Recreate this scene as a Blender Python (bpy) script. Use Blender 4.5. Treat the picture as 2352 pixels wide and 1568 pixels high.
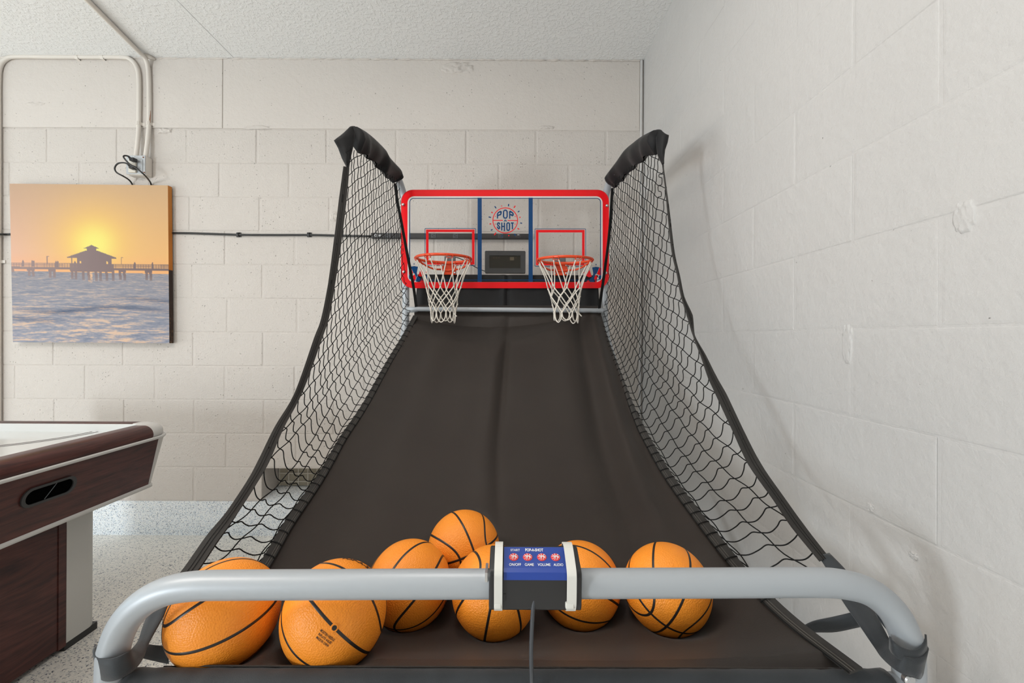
import bpy, bmesh, math, random
import numpy as np
from mathutils import Vector, Matrix, noise

random.seed(7)
rng = np.random.default_rng(7)
scene = bpy.context.scene
for o in list(bpy.data.objects):
    bpy.data.objects.remove(o)
COL = scene.collection

# ------------------------------------------------------------------ camera
F = 1010.0                 # focal length in pixels of the 2352 x 1568 frame
CX, CY = 1172.0, 775.0     # where the optical axis meets the frame
CZ = 1.172                 # eye height
ROLL = 0.005
cam_d = bpy.data.cameras.new('camera')
cam_d.sensor_fit = 'HORIZONTAL'
cam_d.sensor_width = 36.0
cam_d.lens = F / 2352.0 * 36.0
cam_d.shift_x = (2352 / 2 - CX) / 2352.0
cam_d.shift_y = -(1568 / 2 - CY) / 2352.0
cam_d.clip_start = 0.05
cam = bpy.data.objects.new('camera', cam_d)
COL.objects.link(cam)
cr = Vector((math.cos(ROLL), 0, math.sin(ROLL)))
cu = Vector((-math.sin(ROLL), 0, math.cos(ROLL)))
cb = Vector((0, -1, 0))
cam.matrix_world = Matrix(((cr.x, cu.x, cb.x, 0), (cr.y, cu.y, cb.y, 0), (cr.z, cu.z, cb.z, CZ), (0, 0, 0, 1)))
scene.camera = cam

# ------------------------------------------------------------------ light
scene.view_settings.view_transform = 'Standard'
scene.view_settings.look = 'None'
scene.view_settings.gamma = 1.0
scene.view_settings.use_curve_mapping = False
scene.view_settings.exposure = -0.33

world = bpy.data.worlds.new('world')
scene.world = world
world.use_nodes = True
bg = world.node_tree.nodes['Background']
bg.inputs['Color'].default_value = (0.80, 0.90, 1.0, 1)
bg.inputs['Strength'].default_value = 1.0

def area(name, loc, look, sx, sy, power, color):
    d = bpy.data.lights.new(name, 'AREA')
    d.shape = 'RECTANGLE'
    d.size, d.size_y = sx, sy
    d.energy = power
    d.color = color
    o = bpy.data.objects.new(name, d)
    COL.objects.link(o)
    o.location = loc
    dirv = Vector(look) - Vector(loc)
    o.rotation_euler = dirv.to_track_quat('-Z', 'Y').to_euler()
    return o

# daylight: the wide garage opening in the left wall (sky, and an upward fill added for the ceiling), a narrow doorway
# in the rear wall, and two ceiling lamps
area('garage_daylight', (-6.95, -0.5, 1.15), (0.0, -0.3, 1.15), 3.6, 1.8, 78, (0.60, 0.85, 1.0))
area('ceiling_fill', (-6.95, -0.5, 0.30), (-1.0, -0.3, 2.9), 3.6, 0.5, 74, (1.0, 0.81, 0.62))  # added fill low in the opening, aimed up to brighten the ceiling
area('doorway_daylight', (-3.9, -2.55, 0.95), (-0.2, 1.4, 1.3), 0.45, 1.0, 125, (0.87, 0.95, 1.0))
area('ceiling_lamp', (-2.0, 0.15, 2.75), (-2.0, 0.15, 0), 1.2, 0.3, 36, (1.0, 0.90, 0.80))
area('ceiling_lamp_second', (-0.3, 0.85, 2.75), (-0.3, 0.85, 0), 0.45, 0.45, 11, (1.0, 0.92, 0.84))

# ------------------------------------------------------------------ helpers
DB = 2.590      # back wall
XR = 0.777      # right wall
ZC = 2.807      # ceiling
XL, YR = -7.0, -2.6

def U(px, py, d):
    """Point at depth d (metres along the view axis) seen at photo pixel px, py."""
    dx, dy = px - CX, py - CY
    c, s = math.cos(ROLL), math.sin(ROLL)
    u = dx * c + dy * s
    v = -dx * s + dy * c
    return Vector((u / F * d, d, CZ - v / F * d))

def root_of(o):
    while o is not None and o.parent is not None:
        o = o.parent
    return o

def obj(name, verts, faces, mat, parent=None, smooth=False):
    off = Vector((0, 0, 0))
    if parent is not None:
        off = root_of(parent).location
    me = bpy.data.meshes.new(name)
    ox, oy, oz = off
    me.from_pydata([(v[0] - ox, v[1] - oy, v[2] - oz) for v in verts], [], faces)
    me.materials.append(mat)
    if smooth:
        me.polygons.foreach_set('use_smooth', [True] * len(me.polygons))
    me.update()
    o = bpy.data.objects.new(name, me)
    COL.objects.link(o)
    if parent is not None:
        o.parent = parent
    return o

def recalc(o):
    bm = bmesh.new(); bm.from_mesh(o.data)
    bmesh.ops.recalc_face_normals(bm, faces=bm.faces)
    bm.to_mesh(o.data); bm.free()
    return o

def bevel(o, w, seg=2, angle=0.6):
    m = o.modifiers.new('bevel', 'BEVEL')
    m.width = w; m.segments = seg; m.limit_method = 'ANGLE'; m.angle_limit = angle
    o.data.polygons.foreach_set('use_smooth', [True] * len(o.data.polygons))
    w2 = o.modifiers.new('wn', 'WEIGHTED_NORMAL')
    w2.keep_sharp = True
    return o

def thing(name, label, cat, loc, group=None):
    o = bpy.data.objects.new(name, None)
    o.empty_display_size = 0.05
    COL.objects.link(o)
    o.location = loc
    return tag(o, label, cat, group)

def tag(o, label, cat, group=None):
    o['label'] = label; o['category'] = cat
    if group: o['group'] = group
    return o

def structure(o):
    o['kind'] = 'structure'
    return o

class MB:
    def __init__(self): self.v, self.f = [], []
    def add(self, vf):
        n = len(self.v)
        self.v += [tuple(p) for p in vf[0]]
        self.f += [tuple(i + n for i in f) for f in vf[1]]
        return self
    def build(self, name, mat, parent=None, smooth=False):
        return obj(name, self.v, self.f, mat, parent, smooth)

def box(x0, x1, y0, y1, z0, z1):
    v = [(x0, y0, z0), (x1, y0, z0), (x1, y1, z0), (x0, y1, z0), (x0, y0, z1), (x1, y0, z1), (x1, y1, z1), (x0, y1, z1)]
    f = [(0, 3, 2, 1), (4, 5, 6, 7), (0, 1, 5, 4), (1, 2, 6, 5), (2, 3, 7, 6), (3, 0, 4, 7)]
    return v, f

def spline(pts, n=8, closed=False):
    """Catmull-Rom through pts."""
    P = [Vector(p) for p in pts]
    out = []
    m = len(P)
    rngk = range(m if closed else m - 1)
    for i in rngk:
        if closed:
            a, b, c, d = P[(i - 1) % m], P[i], P[(i + 1) % m], P[(i + 2) % m]
        else:
            b, c = P[i], P[i + 1]
            a = P[i - 1] if i > 0 else b * 2 - c
            d = P[i + 2] if i + 2 < m else c * 2 - b
        for k in range(n):
            t = k / n
            out.append(0.5 * ((2 * b) + (c - a) * t + (2 * a - 5 * b + 4 * c - d) * t * t + (3 * b - a - 3 * c + d) * t ** 3))
    if not closed: out.append(P[-1])
    return out

def tube(pts, r, seg=10, closed=False, caps=True):
    P = [Vector(p) for p in pts]
    n = len(P)
    R = r if hasattr(r, '__len__') else [r] * n
    T = []
    for i in range(n):
        a = P[(i - 1) % n] if (closed or i > 0) else P[i]
        b = P[(i + 1) % n] if (closed or i < n - 1) else P[i]
        t = (b - a)
        T.append(t.normalized() if t.length > 1e-9 else Vector((0, 0, 1)))
    ref = Vector((0, 0, 1)) if abs(T[0].z) < 0.9 else Vector((1, 0, 0))
    N = (ref - T[0] * ref.dot(T[0])).normalized()
    v, f = [], []
    for i in range(n):
        N = (N - T[i] * N.dot(T[i]))
        N = N.normalized() if N.length > 1e-9 else T[i].orthogonal().normalized()
        Bv = T[i].cross(N)
        for k in range(seg):
            a = 2 * math.pi * k / seg
            v.append(P[i] + (N * math.cos(a) + Bv * math.sin(a)) * R[i])
    m = n if closed else n - 1
    for i in range(m):
        j = (i + 1) % n
        for k in range(seg):
            l = (k + 1) % seg
            f.append((i * seg + k, i * seg + l, j * seg + l, j * seg + k))
    if caps and not closed:
        f.append(tuple(reversed(range(seg))))
        f.append(tuple(range((n - 1) * seg, n * seg)))
    return v, f

def ribbon(pts, wid, th):
    """Flat strap: pts centre line, wid[i] full width vectors, th thickness."""
    P = [Vector(p) for p in pts]; W = [Vector(w) for w in wid]
    n = len(P); v, f = [], []
    for i in range(n):
        t = (P[min(i + 1, n - 1)] - P[max(i - 1, 0)]).normalized()
        nn = t.cross(W[i])
        nn = nn.normalized() * th * 0.5 if nn.length > 1e-9 else Vector((0, 0, th * .5))
        h = W[i] * 0.5
        v += [P[i] - h - nn, P[i] + h - nn, P[i] + h + nn, P[i] - h + nn]
    for i in range(n - 1):
        a, b = i * 4, i * 4 + 4
        for k in range(4):
            l = (k + 1) % 4
            f.append((a + k, a + l, b + l, b + k))
    f.append((3, 2, 1, 0)); f.append(tuple(range((n - 1) * 4, n * 4)))
    return v, f

def sheet(rows, th=None):
    """Grid of points rows[i][j] -> surface."""
    n, m = len(rows), len(rows[0])
    v = [tuple(p) for r in rows for p in r]
    f = [(i * m + j, i * m + j + 1, (i + 1) * m + j + 1, (i + 1) * m + j) for i in range(n - 1) for j in range(m - 1)]
    return v, f

def solidify(o, th, offset=0.0):
    m = o.modifiers.new('solid', 'SOLIDIFY'); m.thickness = th; m.offset = offset
    return o

def interp(x, xs, ys):
    return float(np.interp(x, xs, ys))

def frame_polys(outer, inner):
    """Closed ring between two loops of equal length (lists of points)."""
    n = len(outer)
    v = list(outer) + list(inner)
    f = [(i, (i + 1) % n, n + (i + 1) % n, n + i) for i in range(n)]
    return v, f

def rrect(x0, x1, y0, y1, r, n=6):
    pts = []
    for cx, cy, a0 in ((x1 - r, y1 - r, 0), (x0 + r, y1 - r, 90), (x0 + r, y0 + r, 180), (x1 - r, y0 + r, 270)):
        for k in range(n + 1):
            a = math.radians(a0 + 90 * k / n)
            pts.append((cx + r * math.cos(a), cy + r * math.sin(a)))
    return pts

FONT_CACHE = {}
def text_poly(body, bold=0.0):
    """Filled 2-D text outline of height about 1, centred: verts (x, y), faces."""
    key = (body, bold)
    if key not in FONT_CACHE:
        c = bpy.data.curves.new('lettering', 'FONT')
        c.body = body; c.size = 1.0; c.align_x = 'CENTER'; c.align_y = 'CENTER'
        c.offset = bold; c.resolution_u = 3
        o = bpy.data.objects.new('lettering', c)
        me = bpy.data.meshes.new_from_object(o)
        v = [(p.co.x, p.co.y) for p in me.vertices]
        f = [tuple(p.vertices) for p in me.polygons]
        bpy.data.objects.remove(o); bpy.data.curves.remove(c); bpy.data.meshes.remove(me)
        xs = [p[0] for p in v]; ys = [p[1] for p in v]
        mx, my = (min(xs) + max(xs)) / 2, (min(ys) + max(ys)) / 2
        w, h = max(xs) - min(xs), max(ys) - min(ys)
        FONT_CACHE[key] = ([((a - mx) / w, (b - my) / h) for a, b in v], f)
    return FONT_CACHE[key]

# ------------------------------------------------------------------ materials
def srgb(r, g, b):
    def c(x):
        x /= 255.0
        return x / 12.92 if x <= 0.04045 else ((x + 0.055) / 1.055) ** 2.4
    return (c(r), c(g), c(b), 1)

class M:
    def __init__(self, name, col=(0.8, 0.8, 0.8, 1), rough=0.5, metal=0.0, spec=0.5):
        self.m = bpy.data.materials.new(name)
        self.m.use_nodes = True
        self.t = self.m.node_tree
        self.b = self.t.nodes['Principled BSDF']
        self.b.inputs['Base Color'].default_value = col
        self.b.inputs['Roughness'].default_value = rough
        self.b.inputs['Metallic'].default_value = metal
        self.b.inputs['Specular IOR Level'].default_value = spec
    def n(self, typ, **kw):
        x = self.t.nodes.new(typ)
        for k, v in kw.items():
            if hasattr(x, k): setattr(x, k, v)
            else: x.inputs[k].default_value = v
        return x
    def l(self, a, b): self.t.links.new(a, b)
    def pos(self, scale=(1, 1, 1), obj_space=False):
        if obj_space:
            s = self.n('ShaderNodeTexCoord').outputs['Object']
        else:
            s = self.n('ShaderNodeNewGeometry').outputs['Position']
        mp = self.n('ShaderNodeMapping')
        mp.inputs['Scale'].default_value = scale
        self.l(s, mp.inputs['Vector'])
        return mp.outputs['Vector']
    def noise(self, vec, scale, detail=3, rough=0.5):
        x = self.n('ShaderNodeTexNoise', Scale=scale, Detail=detail, Roughness=rough)
        self.l(vec, x.inputs['Vector'])
        return x
    def ramp(self, fac, stops, interp='LINEAR'):
        r = self.n('ShaderNodeValToRGB')
        r.color_ramp.interpolation = interp
        e = r.color_ramp.elements
        while len(e) < len(stops): e.new(0.5)
        for k, (p, c) in enumerate(stops):
            e[k].position = p
            e[k].color = c if len(c) == 4 else (*c, 1)
        self.l(fac, r.inputs['Fac'])
        return r.outputs['Color']
    def mix(self, fac, a, b, mode='MIX'):
        x = self.n('ShaderNodeMix', data_type='RGBA', blend_type=mode)
        for s, sock in ((fac, x.inputs[0]), (a, x.inputs[6]), (b, x.inputs[7])):
            if isinstance(s, (float, int)): sock.default_value = s
            elif isinstance(s, tuple): sock.default_value = s
            else: self.l(s, sock)
        return x.outputs[2]
    def math(self, op, a, b):
        x = self.n('ShaderNodeMath', operation=op)
        for s, sock in ((a, x.inputs[0]), (b, x.inputs[1])):
            if isinstance(s, (float, int)): sock.default_value = s
            else: self.l(s, sock)
        return x.outputs[0]
    def bump(self, h, strength, dist, prev=None):
        x = self.n('ShaderNodeBump', Strength=strength, Distance=dist)
        self.l(h, x.inputs['Height'])
        if prev is not None: self.l(prev, x.inputs['Normal'])
        self.l(x.outputs['Normal'], self.b.inputs['Normal'])
        return x.outputs['Normal']
    def color(self, c): self.l(c, self.b.inputs['Base Color'])

def wall_paint(name, col, pit, grain, rough=0.55):
    m = M(name, col, rough, spec=0.35)
    p = m.pos()
    n1 = m.noise(p, 120, 5, 0.7)
    n2 = m.noise(p, 34, 2, 0.5)
    nb = m.bump(n1.outputs['Fac'], grain, 0.010)
    nb = m.bump(n2.outputs['Fac'], 0.35, 0.006, nb)
    wv = m.noise(p, 90, 2, 0.6)
    ad = m.n('ShaderNodeVectorMath', operation='MULTIPLY_ADD')
    m.l(wv.outputs['Color'], ad.inputs[0]); ad.inputs[1].default_value = (0.014, 0.014, 0.014); m.l(p, ad.inputs[2])
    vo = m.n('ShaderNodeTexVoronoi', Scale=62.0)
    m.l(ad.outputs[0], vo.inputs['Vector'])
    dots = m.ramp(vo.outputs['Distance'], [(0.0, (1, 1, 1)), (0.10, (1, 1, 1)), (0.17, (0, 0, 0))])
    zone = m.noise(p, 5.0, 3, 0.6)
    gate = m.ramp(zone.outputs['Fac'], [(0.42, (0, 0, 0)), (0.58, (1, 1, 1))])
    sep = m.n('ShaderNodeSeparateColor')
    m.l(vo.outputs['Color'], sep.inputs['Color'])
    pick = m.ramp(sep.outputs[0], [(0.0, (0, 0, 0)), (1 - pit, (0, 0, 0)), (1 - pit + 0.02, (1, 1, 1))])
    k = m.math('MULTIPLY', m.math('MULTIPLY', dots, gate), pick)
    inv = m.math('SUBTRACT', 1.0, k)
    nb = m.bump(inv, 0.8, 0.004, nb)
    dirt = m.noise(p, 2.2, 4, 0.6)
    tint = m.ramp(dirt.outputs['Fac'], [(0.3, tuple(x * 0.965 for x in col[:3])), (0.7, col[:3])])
    m.color(m.mix(m.math('MULTIPLY', k, 0.55), tint, (0.10, 0.085, 0.07, 1)))  # shade of the pinholes painted in as dark specks over the bumped pits
    return m.m

MAT = {}
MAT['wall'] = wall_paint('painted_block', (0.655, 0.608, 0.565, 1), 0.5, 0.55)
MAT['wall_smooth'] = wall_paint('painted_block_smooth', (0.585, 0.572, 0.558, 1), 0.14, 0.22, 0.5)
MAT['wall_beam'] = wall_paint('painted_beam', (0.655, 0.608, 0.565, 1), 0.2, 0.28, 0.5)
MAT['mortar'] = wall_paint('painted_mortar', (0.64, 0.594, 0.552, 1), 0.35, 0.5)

def mk_ceiling():
    m = M('knockdown_ceiling', (0.86, 0.865, 0.86, 1), 0.7, spec=0.25)
    p = m.pos()
    w = m.noise(p, 11, 2, 0.5)
    ad = m.n('ShaderNodeVectorMath', operation='MULTIPLY_ADD')
    m.l(w.outputs['Color'], ad.inputs[0]); ad.inputs[1].default_value = (0.03, 0.03, 0.03); m.l(p, ad.inputs[2])
    a = m.noise(ad.outputs[0], 56, 3, 0.55)
    h = m.ramp(a.outputs['Fac'], [(0.50, (0, 0, 0)), (0.56, (0.75, 0.75, 0.75)), (0.72, (1, 1, 1))])
    nb = m.bump(h, 0.40, 0.006)
    g = m.noise(p, 160, 3, 0.6)
    m.bump(g.outputs['Fac'], 0.25, 0.003, nb)
    return m.m
MAT['ceiling'] = mk_ceiling()

def mk_flake(name, light, scale):
    m = M(name, rough=0.35, spec=0.45)
    p = m.pos()
    wv = m.noise(p, 60, 2, 0.5)
    ad = m.n('ShaderNodeVectorMath', operation='MULTIPLY_ADD')
    m.l(wv.outputs['Color'], ad.inputs[0]); ad.inputs[1].default_value = (0.008, 0.008, 0.008); m.l(p, ad.inputs[2])
    v = m.n('ShaderNodeTexVoronoi', Scale=scale)
    m.l(ad.outputs[0], v.inputs['Vector'])
    s = m.n('ShaderNodeSeparateColor'); m.l(v.outputs['Color'], s.inputs['Color'])
    c = m.ramp(s.outputs[0], [(0.0, light[0]), (0.36, light[1]), (0.64, light[2]), (0.84, light[3]), (0.95, light[4])], 'CONSTANT')
    m.color(c)
    m.bump(v.outputs['Distance'], 0.12, 0.002)
    return m.m
MAT['flake_floor'] = mk_flake('flake_floor', [(0.91, 0.875, 0.81), (0.86, 0.83, 0.77), (0.77, 0.75, 0.71), (0.50, 0.50, 0.50), (0.09, 0.10, 0.13)], 230)
MAT['flake_base'] = mk_flake('flake_base', [(0.88, 0.90, 0.90), (0.80, 0.84, 0.87), (0.66, 0.73, 0.80), (0.40, 0.47, 0.54), (0.07, 0.10, 0.17)], 310)

def mk_fabric(name, col, col2, sheen=0.25, rough=0.85, scale=700, spec=0.2):
    m = M(name, col, rough, spec=spec)
    m.b.inputs['Sheen Weight'].default_value = sheen
    m.b.inputs['Sheen Roughness'].default_value = 0.45
    p = m.pos()
    a = m.noise(p, 9, 3, 0.55)
    m.color(m.ramp(a.outputs['Fac'], [(0.3, col[:3]), (0.75, col2[:3])]))
    b = m.noise(p, scale, 2, 0.6)
    m.bump(b.outputs['Fac'], 0.22, 0.0015)
    return m.m
MAT['ramp'] = mk_fabric('ramp_fabric', (0.029, 0.0225, 0.0188, 1), (0.033, 0.0255, 0.0208, 1), 0.10, 0.46, spec=0.30)
MAT['hem'] = mk_fabric('hem_fabric', (0.036, 0.034, 0.032, 1), (0.048, 0.045, 0.042, 1), 0.06)
MAT['black_fabric'] = mk_fabric('black_fabric', (0.010, 0.010, 0.011, 1), (0.017, 0.017, 0.018, 1), 0.10, 0.55)
MAT['strap'] = mk_fabric('strap_fabric', (0.034, 0.038, 0.042, 1), (0.053, 0.059, 0.065, 1), 0.2, 0.6)
MAT['net_black'] = M('net_cord_black', (0.010, 0.010, 0.010, 1), 0.8, spec=0.2).m
MAT['stitch'] = M('stitching', (0.10, 0.09, 0.08, 1), 0.8).m
MAT['net_white'] = M('net_cord_white', (0.78, 0.73, 0.65, 1), 0.8, spec=0.2).m
def mk_tube():
    m = M('silver_paint', (0.42, 0.45, 0.48, 1), 0.40, 0.15, 0.5)
    p = m.pos()
    a = m.noise(p, 900, 2, 0.5)
    m.bump(a.outputs['Fac'], 0.03, 0.0005)
    return m.m
MAT['tube'] = mk_tube()
MAT['zinc'] = M('zinc_steel', (0.62, 0.63, 0.64, 1), 0.28, 0.9).m
MAT['red'] = M('red_print', (0.90, 0.010, 0.016, 1), 0.28, spec=0.2).m
MAT['blue'] = M('blue_print', (0.006, 0.06, 0.19, 1), 0.28, spec=0.2).m
MAT['white_print'] = M('white_print', (0.80, 0.79, 0.77, 1), 0.35).m
MAT['rim'] = M('orange_enamel', (0.80, 0.075, 0.018, 1), 0.25).m
def mk_acrylic():
    m = M('clear_acrylic')
    t = m.t
    t.nodes.remove(m.b)
    out = [n for n in t.nodes if n.type == 'OUTPUT_MATERIAL'][0]
    tr = m.n('ShaderNodeBsdfTransparent'); tr.inputs['Color'].default_value = (0.985, 0.988, 0.988, 1)
    gl = m.n('ShaderNodeBsdfGlossy', Roughness=0.03)
    fr = m.n('ShaderNodeFresnel', IOR=1.15)
    k = m.n('ShaderNodeMixShader')
    m.l(fr.outputs[0], k.inputs[0]); m.l(tr.outputs[0], k.inputs[1]); m.l(gl.outputs[0], k.inputs[2])
    m.l(k.outputs[0], out.inputs['Surface'])
    return m.m
MAT['acrylic'] = mk_acrylic()
MAT['black_plastic'] = M('black_plastic', (0.020, 0.020, 0.021, 1), 0.42).m
MAT['dark_plastic'] = M('dark_grey_plastic', (0.035, 0.035, 0.036, 1), 0.5).m
MAT['grey_plastic'] = M('grey_plastic', (0.13, 0.14, 0.15, 1), 0.45).m
MAT['screen'] = M('dark_display', (0.022, 0.020, 0.014, 1), 0.12).m
MAT['cable'] = M('grey_cable', (0.055, 0.060, 0.068, 1), 0.4).m
MAT['black_cable'] = M('black_cable', (0.014, 0.014, 0.014, 1), 0.4).m
MAT['tie'] = M('natural_nylon', (0.74, 0.73, 0.68, 1), 0.4).m
MAT['label_blue'] = M('label_blue', (0.020, 0.060, 0.33, 1), 0.35).m
MAT['label_red'] = M('label_red', (0.75, 0.05, 0.05, 1), 0.35).m
MAT['label_white'] = M('label_white', (0.85, 0.86, 0.88, 1), 0.4).m
MAT['ink'] = M('black_ink', (0.012, 0.009, 0.008, 1), 0.5).m
def mk_ball():
    m = M('pebbled_rubber', (0.95, 0.30, 0.03, 1), 0.42, spec=0.4)
    p = m.pos((1, 1, 1), True)
    v = m.n('ShaderNodeTexVoronoi', Scale=330.0, Randomness=0.7)
    m.l(p, v.inputs['Vector'])
    m.bump(v.outputs['Distance'], 0.34, 0.0022).node.invert = True
    d = m.noise(p, 14, 4, 0.6)
    m.color(m.ramp(d.outputs['Fac'], [(0.25, (0.96, 0.29, 0.020)), (0.7, (1.0, 0.33, 0.030))]))
    return m.m
MAT['ball'] = mk_ball()
MAT['seam'] = M('seam_black', (0.018, 0.013, 0.011, 1), 0.38).m
MAT['conduit'] = M('painted_conduit', (0.70, 0.655, 0.60, 1), 0.45).m
MAT['galvanised'] = M('galvanised_steel', (0.50, 0.52, 0.54, 1), 0.45, 0.55).m
MAT['rust'] = M('rust', (0.22, 0.07, 0.02, 1), 0.9).m
MAT['outlet'] = M('ivory_plastic', (0.70, 0.66, 0.58, 1), 0.4).m
MAT['silver_trim'] = M('brushed_silver', (0.60, 0.59, 0.57, 1), 0.38, 0.08).m
MAT['silver_leg'] = M('silver_laminate', (0.58, 0.57, 0.54, 1), 0.45, 0.08).m
def mk_wood():
    m = M('mahogany_laminate', rough=0.33, spec=0.4)
    p = m.pos((16, 1.6, 16))
    w = m.noise(m.pos((3.0, 0.9, 3.0)), 1.6, 2, 0.5)
    ad = m.n('ShaderNodeVectorMath', operation='MULTIPLY_ADD')
    m.l(w.outputs['Color'], ad.inputs[0]); ad.inputs[1].default_value = (2.2, 2.2, 2.2); m.l(p, ad.inputs[2])
    a = m.noise(ad.outputs[0], 3.2, 5, 0.62)
    b = m.noise(m.pos((260, 9, 260)), 1.0, 2, 0.5)
    c1 = m.ramp(a.outputs['Fac'], [(0.30, (0.032, 0.012, 0.012)), (0.50, (0.075, 0.024, 0.020)), (0.72, (0.125, 0.040, 0.032))])
    f2 = m.ramp(b.outputs['Fac'], [(0.35, (0.72, 0.72, 0.72)), (0.6, (1, 1, 1))])
    m.color(m.mix(0.8, c1, f2, 'MULTIPLY'))
    return m.m
MAT['wood'] = mk_wood()
MAT['playfield'] = M('white_playfield', (0.70, 0.71, 0.70, 1), 0.12).m
MAT['line'] = M('playfield_line', (0.12, 0.10, 0.10, 1), 0.3).m
def mk_screen():
    m = M('vent_mesh', rough=0.7)
    p = m.pos((1, 1, 1))
    c = m.n('ShaderNodeTexChecker', Scale=290.0)
    m.l(p, c.inputs['Vector'])
    c.inputs['Color1'].default_value = (0.62, 0.57, 0.46, 1); c.inputs['Color2'].default_value = (0.30, 0.27, 0.20, 1)
    m.color(c.outputs['Color'])
    return m.m
MAT['vent_mesh'] = mk_screen()
def mk_attr(name, rough):
    m = M(name, rough=rough, spec=0.2)
    a = m.n('ShaderNodeAttribute', attribute_name='print')
    m.color(a.outputs['Color'])
    p = m.pos((1, 1, 1))
    w = m.noise(p, 700, 2, 0.5)
    m.bump(w.outputs['Fac'], 0.12, 0.001)
    return m.m
MAT['print'] = mk_attr('canvas_print', 0.55)

# ------------------------------------------------------------------ room
def block_mesh(name, w, h, dp, inset, mat):
    """Shallow block face: bevelled edge rising dp out of the joint plane, local x right, z up, -y outward."""
    b = []
    for (ix, iy) in ((0, 0), (inset, dp)):
        b.append([(ix, -iy, ix), (w - ix, -iy, ix), (w - ix, -iy, h - ix), (ix, -iy, h - ix)])
    mid = inset * 0.35
    b.insert(1, [(mid, -dp * 0.7, mid), (w - mid, -dp * 0.7, mid), (w - mid, -dp * 0.7, h - mid), (mid, -dp * 0.7, h - mid)])
    v = [p for r in b for p in r]
    f = []
    for r in (0, 1):
        for k in range(4):
            l = (k + 1) % 4
            f.append((r * 4 + k, r * 4 + l, r * 4 + 4 + l, r * 4 + 4 + k))
    f.append((8, 9, 10, 11))
    me = bpy.data.meshes.new(name)
    me.from_pydata(v, [], f); me.materials.append(mat)
    me.polygons.foreach_set('use_smooth', [False] * len(f)); me.update()
    return me

BED = [0.20 + 0.1991 * k for k in range(12)]      # bed joints 0.20 .. 2.39
ROW_PX = [126, 200, 126, 196, 123, 201, 120.6, 195, 113.5, 181, 106]   # first joint of each course in the photo, bottom course first
JT = 0.009
floor = structure(obj('floor', *box(XL, XR + 0.1, YR - 0.6, DB + 0.1, -0.06, 0.0), MAT['flake_floor']))

ceil_root = structure(obj('ceiling', *box(XL, XR + 0.1, YR, DB + 0.1, ZC + 0.012, ZC + 0.08), MAT['ceiling']))
for (a, b) in ((XL, -1.634), (-1.631, XR + 0.1)):
    p_ = obj('ceiling_panel', *box(a, b, YR, DB + 0.06, ZC, ZC + 0.0125), MAT['ceiling'], ceil_root)

# back wall: joint plane 4 mm behind the block faces, open where the vent is
VX0, VX1, VZ0, VZ1 = U(601, 1115, DB).x, U(764, 1115, DB).x, 0.205, BED[1] - 0.004
YJ = DB + 0.0024
wb = MB()
wb.add(box(XL, VX0, YJ, DB + 0.25, 0, ZC + 0.02)).add(box(VX1, XR + 0.1, YJ, DB + 0.25, 0, ZC + 0.02))
wb.add(box(VX0, VX1, YJ, DB + 0.25, 0, VZ0)).add(box(VX0, VX1, YJ, DB + 0.25, VZ1, ZC + 0.02))
wb.add(box(VX0, VX1, DB + 0.20, DB + 0.25, VZ0, VZ1))
wall_back = structure(wb.build('wall_back', MAT['mortar']))
base_back = structure(obj('baseboard_back', *box(XL, XR, DB - 0.004, DB + 0.006, 0, 0.2), MAT['flake_base']))
base_right = structure(obj('baseboard_right', *box(XR - 0.004, XR + 0.006, YR, DB, 0, 0.2), MAT['flake_base']))
sill = structure(obj('trim_1', [(VX0, DB - 0.002, VZ0), (VX1, DB - 0.002, VZ0), (VX1, DB + 0.2, VZ0 + 0.025), (VX0, DB + 0.2, VZ0 + 0.025),
                                (VX0, DB - 0.002, VZ0 - .004), (VX1, DB - 0.002, VZ0 - .004), (VX1, DB + 0.2, VZ0 - .004), (VX0, DB + 0.2, VZ0 - .004)],
                     [(0, 1, 2, 3), (7, 6, 5, 4), (0, 4, 5, 1), (1, 5, 6, 2), (2, 6, 7, 3), (3, 7, 4, 0)], MAT['flake_base']))

BW = 160.5 / F * DB
def place(parent, name, me, loc, rot=0.0):
    o = bpy.data.objects.new(name, me)
    COL.objects.link(o)
    o.parent = parent
    o.location = loc
    o.rotation_euler = (random.uniform(-.0025, .0025), random.uniform(-.0006, .0006), rot + random.uniform(-.0015, .0015))
    return o

def block_cache(h, dp, mat, cache={}):
    def get(w):
        key = (round(w, 3), round(h, 3), dp, mat.name)
        if key not in cache:
            cache[key] = block_mesh('block', w, h, dp, 0.007, mat)
        return cache[key]
    return get

for r in range(11):
    z0, z1 = BED[r], BED[r + 1]
    jx = U(ROW_PX[r], 775, DB).x
    k = -9
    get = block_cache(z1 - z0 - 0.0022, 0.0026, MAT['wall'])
    while True:
        xa, xb = jx + k * BW, jx + (k + 1) * BW
        k += 1
        if xb < -4.2: continue
        if xa > XR - 0.02: break
        xa2, xb2 = xa + JT / 2, min(xb - JT / 2, XR - 0.012)
        if xb2 - xa2 < 0.03: continue
        if r == 0 and xb2 > VX0 and xa2 < VX1:
            continue
        place(wall_back, 'block', get(xb2 - xa2), (xa2, YJ - 0.0002 + random.uniform(0, 0.0012), z0 + .0011))
# filler blocks each side of the vent in the bottom course
h0 = BED[1] - BED[0]
jx = U(ROW_PX[0], 775, DB).x
xl = jx + 2 * BW
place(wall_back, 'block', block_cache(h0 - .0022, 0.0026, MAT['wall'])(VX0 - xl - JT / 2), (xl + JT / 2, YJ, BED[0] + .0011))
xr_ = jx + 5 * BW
place(wall_back, 'block', block_cache(h0 - .0022, 0.0026, MAT['wall'])(xr_ - VX1 - JT / 2), (VX1, YJ, BED[0] + .0011))
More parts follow.
